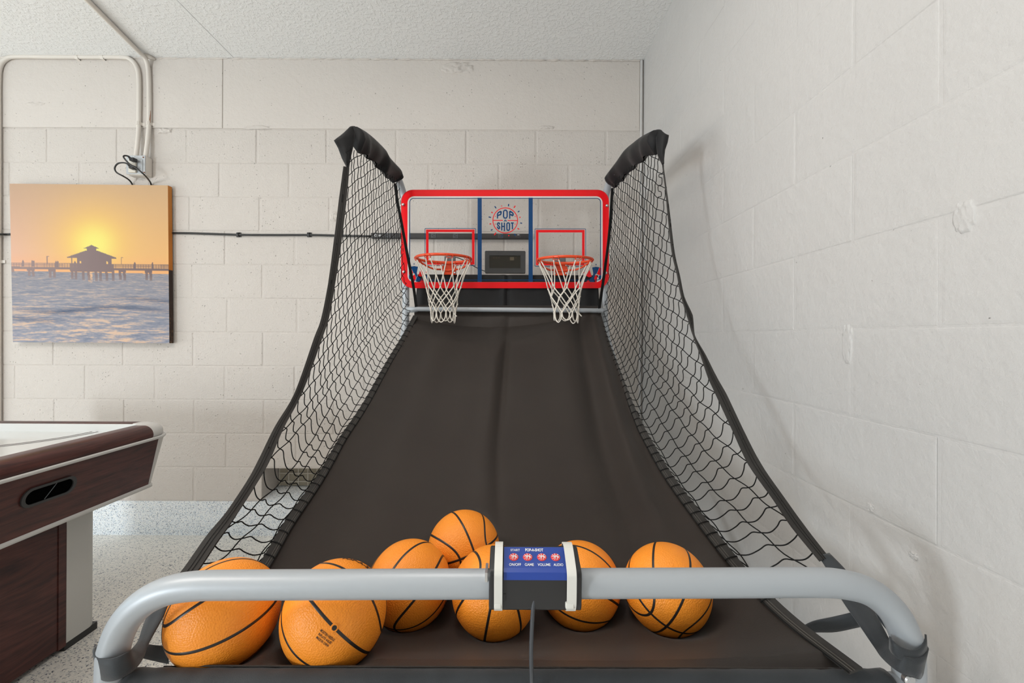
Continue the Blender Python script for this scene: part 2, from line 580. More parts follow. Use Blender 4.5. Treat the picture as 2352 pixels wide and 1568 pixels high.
# cast beam above the blocks
beam_j = U(512, 215, DB).x
for (a, b) in ((-4.2, beam_j - 0.0006), (beam_j + 0.0006, XR - 0.02)):
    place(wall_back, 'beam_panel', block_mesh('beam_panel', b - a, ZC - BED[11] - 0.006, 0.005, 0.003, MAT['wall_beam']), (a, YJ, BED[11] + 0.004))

# right wall, faces towards -x
wr = MB().add(box(XR + 0.0010, XR + 0.25, YR, DB + 0.1, 0, ZC + 0.02))
wall_right = structure(wr.build('wall_right', MAT['wall_smooth']))
rowsR = BED + [BED[11] + 0.208, ZC]
for r in range(len(rowsR) - 1):
    z0, z1 = rowsR[r], rowsR[r + 1]
    par = 1.0 if r % 2 == 0 else 1.203
    ya = par + 0.4064 * 5
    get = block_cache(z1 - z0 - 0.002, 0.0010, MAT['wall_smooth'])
    while ya > -2.0:
        yb = ya - 0.4064
        y0, y1 = max(yb + 0.003, -2.4), min(ya - 0.003, DB - 0.012)
        if y1 - y0 > 0.03:
            place(wall_right, 'block', get(y1 - y0), (XR + 0.0010 + random.uniform(0, 0.0006), y1, z0 + 0.001), -math.pi / 2)
        ya = yb
corner = structure(obj('trim_2', *box(XR - 0.020, XR - 0.006, DB - 0.012, DB + 0.004, 0.2, ZC), MAT['wall_smooth']))
bevel(corner, 0.005, 2)

def plaster(c, ax, w, h, dp, parent, seed):
    # low rough daub of filler on a wall; ax 'y' faces the room's front, 'x' faces left
    rows = []
    for j in range(13):
        row = []
        for i in range(21):
            u, v = i / 20 * 2 - 1, j / 12 * 2 - 1
            edge = 1 - (u * u + v * v) + 0.75 * noise.fractal(Vector((u * 2.6 + seed * 3, v * 2.6, seed)), .8, 2.0, 3)
            f = max(0.0, min(1.0, edge * 1.6)) if max(abs(u), abs(v)) < .99 else 0.0
            k = f * (0.35 + 1.1 * max(0, noise.fractal(Vector((u * 5 + seed, v * 4, seed)), 0.7, 2.0, 4) + .1)) * dp + (.0002 if f > 0 else -.004)
            row.append((c[0] + u * w / 2, c[1] - k, c[2] - v * h / 2) if ax == 'y' else (c[0] - k, c[1] - u * w / 2, c[2] - v * h / 2))
        rows.append(row)
    return obj('plaster_patch', *sheet(rows), MAT['wall_beam'] if ax == 'y' else MAT['wall_smooth'], parent, True)
for k_, (px, py, w, h, dp) in enumerate(((1050, 155, .20, .07, .012), (766, 497, .05, .06, .006), (375, 300, .09, .03, .008), (80, 238, .13, .02, .005), (1255, 292, .10, .02, .006), (590, 292, .16, .022, .006))):
    c_ = U(px, py, DB - .0035)
    plaster(c_, 'y', w, h, dp, wall_back, k_ * 7.3)
for k_, (px, py, w, h, dp) in enumerate(((2212, 498, .040, .060, .0020), (1945, 790, .030, .10, .0006), (2000, 1165, .02, .02, .003), (2100, 1275, .02, .015, .003))):
    d_ = (XR - .001) * F / (px - CX)
    c_ = U(px, py, d_)
    plaster((XR - .0012, c_.y, c_.z), 'x', w, h, dp, wall_right, 40 + k_ * 5.1)
cb_, cr2 = [], []
for k_ in range(520):
    x_ = -4.2 + (XR + 4.18) * k_ / 519
    cb_.append(Vector((x_, DB - .004, ZC - .003)))
    cr2.append(max(.0012, .004 + .006 * noise.fractal(Vector((x_ * 22, 3.1, 1.0)), .8, 2, 4)))
structure(obj('trim_3', *tube(cb_, cr2, 7), MAT['wall_beam'], None, True))

# left wall and rear wall with the open door (out of frame; they bounce the daylight)
wl = MB().add(box(XL - 0.15, XL, YR, -2.3, 0, ZC + 0.02)).add(box(XL - 0.15, XL, 1.3, DB + 0.25, 0, ZC + 0.02)).add(box(XL - 0.15, XL, -2.3, 1.3, 2.13, ZC + 0.02))
structure(wl.build('wall_left', MAT['wall']))
wk = MB().add(box(-3.4, XR + 0.1, YR - 0.15, YR, 0, ZC + 0.02)).add(box(XL, -4.4, YR - 0.15, YR, 0, ZC + 0.02)).add(box(-4.4, -3.4, YR - 0.15, YR, 2.05, ZC + 0.02))
structure(wk.build('wall_rear', MAT['wall']))

# ------------------------------------------------------------------ wall fixtures
dW = DB - 0.014
# conduit along the ceiling corner and down to the box
cp = thing('conduit', 'cream painted conduit along the ceiling corner, bending down into the outlet box', 'conduit', U(-4, 960, dW))
c1 = [U(-3, 1120, dW), U(-3, 700, dW), U(-3, 300, dW), U(-3, 185, dW), U(1, 152, dW), U(14, 136, dW), U(36, 130, dW), U(110, 130.5, dW), U(200, 131, dW), U(276, 131.5, dW),
      U(299, 136, dW), U(314, 154, dW), U(319, 180, dW), U(319.5, 230, dW), U(319, 285, dW), U(316, 330, dW - .012), U(312, 362, dW - .02)]
obj('pipe', *tube(spline(c1, 6), 0.0118, 12), MAT['conduit'], cp, True)
for (px, py, hor) in ((178, 131, 1), (236, 131, 1), (319, 284, 0), (-3, 600, 0)):
    p = U(px, py, dW)
    if hor: s = ribbon([p + Vector((0, .012, -.016)), p + Vector((0, -.006, -.0135)), p + Vector((0, -.0135, 0)), p + Vector((0, -.006, .0135)), p + Vector((0, .012, .016))], [(0.018, 0, 0)] * 5, 0.002)
    else: s = ribbon([p + Vector((-.026, .011, 0)), p + Vector((-.014, .008, 0)), p + Vector((-.008, -.010, 0)), p + Vector((0, -.0138, 0)), p + Vector((.008, -.010, 0)), p + Vector((.014, .008, 0)), p + Vector((.026, .011, 0))], [(0, 0, 0.018)] * 7, 0.002)
    obj('pipe_clip', *s, MAT['conduit'], cp)
cp2 = thing('conduit', 'cream painted conduit crossing the ceiling and dropping down the wall, rusty near its clip', 'conduit', U(338, 300, dW))
ZT = ZC - 0.013
def on_ceiling(px, py, z=ZT):
    v = U(px, py, 1.0)
    return Vector((0, 0, CZ)) + (v - Vector((0, 0, CZ))) * ((z - CZ) / (v.z - CZ))
a_, b_ = on_ceiling(200, 0), on_ceiling(296, 96)
c2 = [a_ + (a_ - b_) * 9, a_ + (a_ - b_) * 3, a_, b_, on_ceiling(318, 118, ZT - .002), U(333, 133, dW - .025), U(339.5, 152, dW - .004), U(342, 178, dW), U(343, 230, dW), U(342.5, 285, dW), U(338.5, 330, dW - .012), U(334, 362, dW - .02)]
obj('pipe', *tube(spline(c2, 6), 0.0118, 12), MAT['conduit'], cp2, True)
p = U(342.5, 284, dW)
obj('pipe_clip', *ribbon([p + Vector((-.014, .008, 0)), p + Vector((-.008, -.010, 0)), p + Vector((0, -.0138, 0)), p + Vector((.008, -.010, 0)), p + Vector((.014, .008, 0)), p + Vector((.024, .011, 0))], [(0, 0, 0.018)] * 6, 0.002), MAT['conduit'], cp2)
q = U(345.6, 268, dW - 0.004)
obj('rust_patch', *tube([q + Vector((0, 0, .036)), q + Vector((-.001, 0, .012)), q + Vector((-.0025, -.001, -.018)), q + Vector((0, 0, -.036))], [.0008, .002, .003, .001], 6), MAT['rust'], cp2)
q = on_ceiling(337, 128, ZC - .004)
obj('caulk_lump', *tube([q + Vector((-.01, -.02, 0)), q + Vector((.01, .0, -.004)), q + Vector((.03, .025, -.006))], [.006, .014, .008], 8), MAT['conduit'], cp2, True)

# outlet box with cover, receptacle
ob = thing('outlet_box', 'square steel outlet box on the wall above the sunset canvas', 'outlet', U(320, 405, DB))
A, B_ = U(290, 356.5, 2.537), U(333.5, 400, 2.537)
bx = recalc(obj('box_body', *box(A.x + .002, B_.x + .001, 2.541, DB - .001, B_.z - .004, A.z - .001), MAT['conduit'], ob)); bevel(bx, .006, 2)
cv = recalc(obj('cover_plate', *box(A.x, B_.x, 2.535, 2.542, B_.z, A.z), MAT['galvanised'], ob)); bevel(cv, .004, 2)
rc = recalc(obj('receptacle', *box(U(298, 0, 2.53).x, U(315, 0, 2.53).x, 2.524, 2.536, U(0, 395, 2.53).z, U(0, 362, 2.53).z), MAT['outlet'], ob)); bevel(rc, .003, 2)
rc = recalc(obj('raised_plate', *box(U(317.5, 0, 2.53).x, U(328, 0, 2.53).x, 2.531, 2.536, U(0, 396, 2.53).z, U(0, 364, 2.53).z), MAT['galvanised'], ob)); bevel(rc, .002, 2)
for (px, py) in ((308, 360), (308.5, 393.5), (329, 361), (331, 396)):
    c = U(px, py, 2.534)
    obj('screw', *tube([c + Vector((0, .002, 0)), c + Vector((0, -.0015, 0))], .0035, 10), MAT['rust'] if px > 320 else MAT['zinc'], ob)

def plug_cord(label, plug_px, path):
    t = thing('power_cable', label, 'cable', U(*plug_px, 2.52))
    c = U(*plug_px, 2.508)
    pb = recalc(obj('plug', *box(c.x - .013, c.x + .013, 2.493, 2.524, c.z - .010, c.z + .010), MAT['black_plastic'], t)); bevel(pb, .004, 2)
    pts = [c + Vector((-.006, 0, 0))] + [U(x, y, d) for (x, y, d) in path]
    obj('strain_relief', *tube([c + Vector((-.010, -.002, 0)), U(path[0][0], path[0][1], path[0][2])], [.0075, .0052], 10), MAT['black_plastic'], t, True)
    obj('cable', *tube(spline(pts, 8), 0.0043, 10), MAT['black_cable'], t, True)
plug_cord('black cord from the upper outlet plug, looping over the box face', (306, 367), [(295, 359, 2.49), (286, 357.5, 2.478), (284.5, 362, 2.47), (297, 376, 2.455), (313, 386, 2.455), (330, 400, 2.47), (340, 411, 2.52), (346, 420, 2.574), (348, 430, 2.5855), (349, 445, 2.5855)])
plug_cord('black cord from the lower outlet plug, curling out to one side', (305, 384.5), [(294, 377, 2.49), (283, 373.5, 2.487), (270, 376, 2.49), (263.5, 386, 2.497), (268, 396, 2.505), (283, 404.5, 2.52), (295, 412, 2.555), (302, 420, 2.578), (305, 430, 2.5855), (307, 445, 2.5855)])

# canvas print
def lerp(a, b, t): return a + (b - a) * t
CN = {'tl': U(22, 421.5, 2.55), 'tr': U(385.5, 425.5, 2.55), 'bl': U(29.5, 785.5, 2.55), 'br': U(389, 788, 2.55)}
def canvas_pt(u, v, d=0.0):
    p = CN['tl'] * ((1 - u) * (1 - v)) + CN['tr'] * (u * (1 - v)) + CN['bl'] * ((1 - u) * v) + CN['br'] * (u * v)
    return p + Vector((0, d, 0))
def paint(u, v):
    """The sunset photograph printed on the canvas, as sRGB."""
    fbm = lambda x, y, o=4: noise.fractal(Vector((x, y, 3.3)), 0.7, 2.1, o)
    hz = 0.550 + 0.012 * u
    if v < hz:
        g = v / hz
        top = np.array([205, 172, 146.]) * (1 - u) + np.array([214, 178, 138.]) * u
        low = np.array([240, 190, 165.]) * (1 - u) + np.array([246, 188, 118.]) * u
        c = top * (1 - g) + low * g
        dd = math.hypot((u - 0.53), (v - 0.375) * 1.05)
        c = c + (np.array([253, 205, 112.]) - c) * math.exp(-(dd / 0.27) ** 2) * 0.95
        c = c + (np.array([250, 240, 130.]) - c) * math.exp(-(dd / 0.125) ** 2.4)
        c = c + (np.array([246, 172, 122.]) - c) * max(0, (g - 0.78) / 0.22) * 0.45
    else:
        w = (v - hz) / (1 - hz)
        per = 1.0 / (0.10 + 0.9 * w)
        y = math.log(0.08 + w) * 9.5
        n1 = fbm(u * 7 * (0.6 + per * 0.25) + 0.9 * math.sin(y * .8), y * 2.6)
        n2 = fbm(u * 22, y * 8 + 20)
        base = np.array([152, 150, 158.]) * (1 - w) + np.array([160, 162, 176.]) * w
        peach = np.array([238, 200, 170.])
        k = 0.12 + 0.52 * w
        sgl = n1 * 0.9 + n2 * 0.55
        sun = math.exp(-((u - 0.55) / 0.4) ** 2)
        t = 1 / (1 + math.exp(-(sgl - 0.42 + 0.55 * (w - 0.35) * sun) * 7))
        c = base + (peach - base) * t * (0.45 + 0.55 * w)
        c = c - np.array([30, 24, 18.]) * max(0, -sgl) * (0.7 + 0.5 * w)
        for (wc, wid, uu, sp) in ((0.52, 0.035, 0.65, .5), (0.66, 0.04, 0.10, .22), (0.55, 0.03, 0.30, .2), (0.38, 0.03, 0.90, .22)):
            q = math.exp(-((w - wc - 0.03 * math.sin(u * 7)) / wid) ** 2) * math.exp(-((u - uu) / sp) ** 2)
            c = c - np.array([34, 30, 24.]) * q
        if abs(u - 0.502) < 0.014 and v < 0.62:
            c = c + (np.array([250, 196, 150.]) - c) * 0.8 * (1 if n2 > -0.1 else 0.2)
    haze = 1 - u
    sil = np.array([160, 140, 138.]) * haze + np.array([122, 104, 104.]) * u
    def put(c, a=1.0): return c + (sil - c) * a
    x, yv = u, v - 0.006 * (u - 0.5)
    # deck, rails, posts
    if 0.526 < yv < 0.540: c = put(c)
    if 0.500 < yv < 0.504 or 0.511 < yv < 0.514: c = put(c, 0.9)
    if 0.500 < yv < 0.53 and (x * 62) % 1 < 0.16: c = put(c, 0.85)
    if 0.504 < yv < 0.53: c = put(c, 0.35)
    # pavilion
    cx = 0.512
    def roof(y0, y1, w0, w1): return y0 <= yv <= y1 and abs(x - cx) < w0 + (w1 - w0) * (yv - y0) / (y1 - y0)
    if roof(0.382, 0.405, 0.0, 0.052) or (0.405 < yv < 0.420 and abs(x - cx) < 0.031) or roof(0.418, 0.460, 0.038, 0.155) or (0.460 < yv < 0.467 and abs(x - cx) < 0.158): c = put(c)
    if 0.462 < yv < 0.552 and -0.095 < x - cx < 0.125: 
        if not (0.486 < yv < 0.503 and (abs(x - cx + 0.071) < 0.005 or abs(x - cx - 0.097) < 0.005)): c = put(c)
    if 0.462 < yv < 0.54 and (abs(x - cx + 0.128) < 0.004): c = put(c)
    if 0.50 < yv < 0.545 and -0.14 < x - cx < 0.14: c = put(c, 0.9)
    # lamps and people
    for (lx, ly) in ((0.229, 0.455), (0.700, 0.457)):
        if ly < yv < 0.505 and abs(x - lx) < 0.0026: c = put(c)
        if ly < yv < ly + 0.004 and 0 < x - lx < 0.011: c = put(c)
    for px_ in (0.075, 0.133, 0.143, 0.285, 0.296, 0.405, 0.785, 0.898):
        if 0.492 < yv < 0.525 and abs(x - px_) < 0.0052: c = put(c)
        if math.hypot(x - px_, yv - 0.490) < 0.0045: c = put(c)
    # pilings
    if 0.538 < yv < 0.552 and any(a < x < b for a, b in ((0.098, 0.147), (0.235, 0.283), (0.375, 0.425), (0.68, 0.728), (0.848, 0.895))): c = put(c)
    for (px_, bt) in ((0.112, .585), (0.137, .588), (0.245, .592), (0.272, .594), (0.385, .60), (0.408, .602), (0.455, .606), (0.490, .608), (0.537, .610), (0.565, .612), (0.604, .608), (0.645, .606), (0.690, .602), (0.717, .604), (0.858, .600), (0.884, .602), (0.008, .56)):
        if 0.538 < yv < bt and abs(x - px_ - 0.006 * (yv - .54) * 8) < 0.0085: c = put(c, 0.93 if yv < 0.57 else 0.93 - (yv - 0.57) / 0.045 * 0.5)
    return np.clip(c, 0, 255) * 0.90

def lin(c):
    c = np.asarray(c) / 255.0
    return np.where(c <= 0.04045, c / 12.92, ((c + 0.055) / 1.055) ** 2.4)

def printed(name, n, m, ptf, colf, parent):
    v = [ptf(i / n, j / m) for j in range(m + 1) for i in range(n + 1)]
    f = [(j * (n + 1) + i, (j + 1) * (n + 1) + i, (j + 1) * (n + 1) + i + 1, j * (n + 1) + i + 1) for j in range(m) for i in range(n)]
    o = obj(name, v, f, MAT['print'], parent)
    ca = o.data.color_attributes.new('print', 'FLOAT_COLOR', 'POINT')
    buf = np.ones((len(v), 4), dtype=np.float32)
    buf[:, :3] = np.array([lin(colf(i / n, j / m)) for j in range(m + 1) for i in range(n + 1)])
    ca.data.foreach_set('color', buf.ravel())
    return o
cvs = thing('canvas_print', 'square stretched canvas print of a pier pavilion at sunset, hung on the block wall', 'picture', (CN['bl'] + CN['br']) / 2)
printed('front_print', 300, 300, canvas_pt, paint, cvs)
def side_col(u, v):
    base = np.array([196, 128, 62.]) * (1 - v) + np.array([206, 118, 40.]) * v if v < 0.535 else np.array([58, 46, 42.]) + np.array([120, 85, 50.]) * max(0, noise.fractal(Vector((u * 3, v * 60, 1)), 0.8, 2, 3)) * max(0, v - .7) * 3
    return np.clip(base, 0, 255)
def side_pt(u, v): return canvas_pt(1.0, v, 0.031 * u)
printed('side_print', 6, 160, side_pt, side_col, cvs)
pb = MB()
k4 = [canvas_pt(0, 0), canvas_pt(1, 0), canvas_pt(1, 1), canvas_pt(0, 1)]
kb = [p + Vector((0, 0.031, 0)) for p in k4]
kf = [p + Vector((0, 0.0006, 0)) for p in k4]
pb.add((kf + kb, [(0, 1, 5, 4), (2, 3, 7, 6), (3, 0, 4, 7)]))
pb.build('stretcher_edge', M('canvas_edge', (0.40, 0.28, 0.17, 1), 0.7).m, cvs)

# power strip and its cord
ps = thing('power_strip', 'long black power strip screwed to the wall behind the backboard', 'power strip', U(1035, 541, DB))
sp0, sp1 = U(852, 534.8, DB - .03), U(1219, 548.5, DB - .03)
body = recalc(obj('housing', *box(sp0.x, sp1.x, DB - .034, DB - .003, sp1.z, sp0.z), MAT['black_plastic'], ps)); bevel(body, .003, 2)
zc_ = (sp0.z + sp1.z) / 2
for px in (892, 996, 1047, 1150):
    x = U(px, 541, DB - .034).x
    f_ = recalc(obj('socket', *box(x - .015, x + .015, DB - .0365, DB - .033, zc_ - .0135, zc_ + .0135), MAT['cable'], ps)); bevel(f_, .003, 2)
    for (dx, dz, w, h) in ((-.006, 0, .003, .003), (.003, .006, .005, .0016), (.003, -.006, .005, .0016)):
        obj('slot', *box(x + dx - w, x + dx + w, DB - .0372, DB - .036, zc_ + dz - h, zc_ + dz + h), MAT['ink'], f_)
x = U(1190.5, 541, DB - .034).x
sw = recalc(obj('switch', *box(x - .018, x + .018, DB - .039, DB - .033, zc_ - .013, zc_ + .013), MAT['dark_plastic'], ps)); bevel(sw, .003, 2)
obj('switch_mark', *box(x - .006, x + .006, DB - .0398, DB - .0388, zc_ + .005, zc_ + .0075), MAT['label_white'], sw)
lx = U(863.5, 541, DB - .034).x
lg = MB()
lg.add(tube([(lx + .0075 * math.cos(a), DB - .0345, zc_ + .0065 * math.sin(a)) for a in np.linspace(.6, 2 * math.pi - .6, 14)], .0015, 6))
lg.add(box(lx - .001, lx + .006, DB - .0352, DB - .034, zc_ - .001, zc_ + .0012)).add(box(lx + .012, lx + .034, DB - .0350, DB - .034, zc_ + .0008, zc_ + .0032)).add(box(lx + .012, lx + .026, DB - .0350, DB - .034, zc_ - .0045, zc_ - .0022))
lg.build('maker_mark', MAT['label_white'], ps)
cd = [U(-40, 538, DB - .008), U(-18, 538, DB - .026), U(-3, 538, DB - .0335), U(9, 538, DB - .022), U(24, 538, DB - .0066), U(200, 535, DB - .0066), U(400, 535, DB - .0066), U(470, 536.5, DB - .008), U(549, 539, DB - .010), U(630, 539.5, DB - .008), U(711, 539.5, DB - .010), U(780, 541, DB - .010), U(853, 542.5, DB - .018)]
obj('cable', *tube(spline(cd, 6), 0.0062, 8), MAT['black_cable'], ps, True)
for px, lab in ((549, 'small black cable clip on the wall, nearer the sunset canvas'), (711, 'small black cable clip on the wall, nearer the arcade net')):
    c = U(px, 539.3, DB)
    cl = thing('cable_clip', lab, 'clip', c, 'cable clips on the wall cord')
    b1 = recalc(obj('base', *box(c.x - .014, c.x + .014, DB - .005, DB - .001, c.z - .014, c.z + .014), MAT['black_plastic'], cl)); bevel(b1, .002, 1)
    obj('hook', *ribbon([c + Vector((0, -.004, .013)), c + Vector((0, -.016, .009)), c + Vector((0, -.019, 0)), c + Vector((0, -.016, -.009)), c + Vector((0, -.004, -.013))], [(.010, 0, 0)] * 5, .002), MAT['black_plastic'], cl)

# crawl-space vent at the foot of the back wall
vt = thing('wall_vent', 'beige mesh vent set deep in the bottom block course of the back wall', 'vent', ((VX0 + VX1) / 2, DB + .19, VZ0 + .025))
obj('mesh_screen', *box(VX0 + .002, VX1 - .002, DB + .190, DB + .194, VZ0 + .026, VZ1 - .001), MAT['vent_mesh'], vt)
for px in (643, 664, 686, 708, 729, 750):
    x = U(px, 1100, DB + .19).x
    if VX0 < x < VX1: obj('bar', *box(x - .0035, x + .0035, DB + .184, DB + .190, VZ0 + .026, VZ1 - .002), MAT['outlet'], vt)
for py in (1086, 1104.6, 1123):
    z = U(690, py, DB + .19).z
    obj('bar', *box(VX0 + .003, VX1 - .003, DB + .1835, DB + .1895, z - .0035, z + .0035), MAT['outlet'], vt)

# ------------------------------------------------------------------ air hockey table
TX = -1.460      # outer edge of the side trim
TY1 = 1.935      # far outer edge
TY0 = -0.25
TXL = TX - 1.22
ah = thing('air_hockey_table', 'dark mahogany air hockey table with silver corners and white playfield', 'game table', (-2.07, 0.85, 0.0))
def loop_rect(inset, z, r, n=8):
    return [Vector((x, y, z)) for x, y in rrect(TXL + inset, TX - inset, TY0 + inset, TY1 - inset, r, n)]
CR = 0.10
def ring_stack(levels):
    """levels: (inset, z, corner radius) swept round the table; returns verts, faces, face centres."""
    L = [loop_rect(*l) for l in levels]
    n = len(L[0]); v = [p for l in L for p in l]
    f = [(a * n + i, a * n + (i + 1) % n, (a + 1) * n + (i + 1) % n, (a + 1) * n + i) for a in range(len(L) - 1) for i in range(n)]
    return v, f
def split_ring(levels, ext):
    v, f = ring_stack(levels)
    side, cor = [], []
    for q in f:
        c = sum((Vector(v[i]) for i in q), Vector()) / 4
        incorner = (c.y > TY1 - ext or c.y < TY0 + ext) and (c.x > TX - ext or c.x < TXL + ext)
        (cor if incorner else side).append(q)
    return v, side, cor
rail_levels = [(0.012, 0.752, .10), (0.007, 0.758, .104)] + [(0.046 - 0.040 * math.cos(a), 0.765 + 0.038 * math.sin(a), .105 - .026 * a / 1.571) for a in np.linspace(0, math.pi / 2, 9)] + [(0.085, 0.803, .038), (0.0875, 0.8015, .036), (0.088, 0.798, .036), (0.088, 0.765, .036)]
def cut_ring(levels, name_s, mat_s, name_c, mat_c, ext):
    """Straight runs and corner pieces of a swept ring, as separate meshes."""
    L = []
    for (ins, z, r) in levels:
        x0, x1, y0, y1 = TXL + ins, TX - ins, TY0 + ins, TY1 - ins
        L.append((x0, x1, y0, y1, r, z))
    e = ext
    runs = [('r', lambda l: [(l[1], TY0 + e, l[5]), (l[1], TY1 - e, l[5])], 24), ('t', lambda l: [(TX - e, l[3], l[5]), (TXL + e, l[3], l[5])], 12),
            ('l', lambda l: [(l[0], TY1 - e, l[5]), (l[0], TY0 + e, l[5])], 24), ('b', lambda l: [(TXL + e, l[2], l[5]), (TX - e, l[2], l[5])], 12)]
    for _, fn, nseg in runs:
        rows = []
        for l in L:
            a, b = fn(l); a, b = Vector(a), Vector(b)
            rows.append([a.lerp(b, k / nseg) for k in range(nseg + 1)])
        obj(name_s, *sheet(rows), mat_s, ah, True)
    for (sx, sy) in ((1, 1), (-1, 1), (-1, -1), (1, -1)):
        rows = []
        for (x0, x1, y0, y1, r, z) in L:
            X = x1 if sx > 0 else x0; Y = y1 if sy > 0 else y0
            EX = (TX - e) if sx > 0 else (TXL + e); EY = (TY1 - e) if sy > 0 else (TY0 + e)
            row = [Vector((X, EY, z))]
            for k in range(15):
                a = math.pi / 2 * k / 14
                row.append(Vector((X - sx * r + sx * r * math.cos(a), Y - sy * r + sy * r * math.sin(a), z)))
            row.append(Vector((EX, Y, z)))
            if sx * sy < 0: row = row[::-1]
            rows.append(row)
        obj(name_c, *sheet(rows), mat_c, ah, True)
cut_ring(rail_levels, 'rail', MAT['wood'], 'corner_cap', MAT['silver_trim'], 0.125)
# bright bead below the rail
bead = [(0.012, .753, .10), (0.0, .756, .11), (-.003, .750, .112), (0.0, .744, .11), (0.012, .741, .10)]
v_, f_ = ring_stack(bead)
obj('trim_bead', v_, f_, MAT['silver_trim'], ah, True)
ap = [(0.014, .745, .070), (0.058, .546, .028)]
cut_ring(ap, 'apron', MAT['wood'], 'corner_post', MAT['silver_trim'], 0.088)
v_, f_ = ring_stack([(0.056, .549, .032), (0.052, .545, .034), (0.052, .535, .034), (0.075, .533, .02)])
obj('lower_trim', v_, f_, MAT['silver_trim'], ah, True)
v_ = loop_rect(0.07, 0.536, .05); n_ = len(v_)
obj('underside', v_, [tuple(reversed(range(n_)))], MAT['black_plastic'], ah)
pf = recalc(obj('playfield', *box(TXL + .087, TX - .087, TY0 + .087, TY1 - .087, .755, .768), MAT['playfield'], ah))
il = [(0.0875, .801, .036), (0.090, .800, .034), (0.090, .768, .034)]
v_, f_ = ring_stack(il)
obj('inner_wall', v_, f_, MAT['playfield'], ah)
gx, gy = (TX + TXL) / 2, TY1 - .088
for rr in (0.34, 0.315):
    arc = [Vector((gx + rr * math.cos(a), gy - rr * math.sin(a), .7686)) for a in np.linspace(0.0, math.pi, 40)]
    obj('goal_arc', *ribbon(arc, [(Vector((gx, gy, .7686)) - p).normalized() * .006 for p in arc], .0008), MAT['line'], pf)
# puck return slot on the long side
def apron_pt(y, z, out=0.0):
    t = (0.745 - z) / (0.745 - 0.546)
    return Vector((TX - 0.014 - 0.044 * t + out, y, z))
def slot_center(px, py):
    d0 = U(px, py, 1.0) - Vector((0, 0, CZ))
    best = None
    for k in range(4000):
        d = 0.9 + k * 0.0004
        p = Vector((0, 0, CZ)) + d0 * d
        e_ = abs(p.x - apron_pt(p.y, p.z).x)
        if best is None or e_ < best[0]: best = (e_, p)
    return best[1]
sc = slot_center(112.5, 1128)
ya, yb = slot_center(52, 1141).y, slot_center(174, 1116).y
hw, hh = abs(yb - ya) / 2, 0.0305
slot = [(sc.y + a, sc.z + b) for a, b in rrect(-hw, hw, -hh, hh, hh * .96, 10)]
slot_i = [(sc.y + a, sc.z + b) for a, b in rrect(-hw + .011, hw - .011, -hh + .008, hh - .008, hh * .72, 10)]
o1 = [apron_pt(y, z, .001) for y, z in slot]; o2 = [apron_pt(y, z, .006) for y, z in slot]; o3 = [apron_pt(y, z, .006) for y, z in slot_i]; o4 = [apron_pt(y, z, .0016) for y, z in slot_i]
n_ = len(o1)
pr = obj('puck_return', o1 + o2 + o3 + o4, [(a * n_ + i, a * n_ + (i + 1) % n_, (a + 1) * n_ + (i + 1) % n_, (a + 1) * n_ + i) for a in range(3) for i in range(n_)], MAT['dark_plastic'], ah)
obj('slot_well_shade', o4, [tuple(range(n_))], M('slot_shade_black', (0.002, 0.002, 0.002, 1), .9, spec=0.0).m, pr)  # flat black face; the shade of the slot's depth is painted in
obj('divider', *tube([apron_pt(sc.y - .012, sc.z - .021, .0025), apron_pt(sc.y + .018, sc.z + .021, .0025)], .0011, 6), MAT['grey_plastic'], pr)
# pedestal: mahogany panel, silver corner, black levelling foot
LX = -1.650
obj('leg_panel', *box(-2.55, LX, 0.60, 1.608, .022, .54), MAT['wood'], ah)
obj('edge_strip', *box(-2.55, LX + .003, 1.608, 1.636, .018, .54), MAT['wood'], ah)
cx_, r_ = LX, 0.06
prof = [(LX + .004, 1.636), (LX + .004, 1.72)] + [(LX + .004 - .045 + .045 * math.cos(a), 1.72 + .045 * math.sin(a)) for a in np.linspace(0.2, math.pi / 2, 8)] + [(-2.50, 1.765), (-2.50, 1.636)]
n_ = len(prof)
obj('leg_corner', [(x, y, .028) for x, y in prof] + [(x, y, .54) for x, y in prof], [(i, (i + 1) % n_, n_ + (i + 1) % n_, n_ + i) for i in range(n_)] + [tuple(reversed(range(n_))), tuple(range(n_, 2 * n_))], MAT['silver_leg'], ah)
obj('foot_strip', *box(-2.52, LX + .001, 1.632, 1.762, 0.0, .028), MAT['black_plastic'], ah)
obj('far_leg', *box(-2.55, LX, 0.0, 0.35, 0.0, .54), MAT['wood'], ah)

# ------------------------------------------------------------------ basketballs: where they lie
BR = 0.0848
FIT = {'b1': (-5.670, 8.79, 5.53), 'b2': (-3.494, 8.835, 5.565), 'b3': (-2.435, 10.753, 6.024), 'b4': (-1.276, 12.392, 5.924),
       'b5': (-0.341, 10.376, 5.976), 'b6': (1.776, 11.02, 6.165), 'b7': (3.776, 10.518, 5.965)}
BC = {k: Vector((x * BR, y * BR, CZ - h * BR)) for k, (x, y, h) in FIT.items()}

# ------------------------------------------------------------------ arcade game
G = thing('basketball_arcade_game', 'two-hoop basketball arcade game with dark fabric ramp, side nets and red-framed clear backboard', 'arcade game', (0.0, 1.35, 0.0))

def smooth_fn(xs, ys, win=0.09):
    g = np.arange(0.4, 2.5, 0.004)
    y = np.interp(g, xs, ys)
    lo, hi = g < xs[0], g > xs[-1]
    y[lo] = ys[0] + (g[lo] - xs[0]) * (ys[2] - ys[0]) / (xs[2] - xs[0])
    y[hi] = ys[-1] + (g[hi] - xs[-1]) * (ys[-1] - ys[-3]) / (xs[-1] - xs[-3])
    k = int(win / 0.004) | 1
    for _ in range(2):
        y = np.convolve(np.pad(y, k // 2, mode='reflect', reflect_type='odd'), np.ones(k) / k, mode='valid')
    return lambda d: float(np.interp(d, g, y))
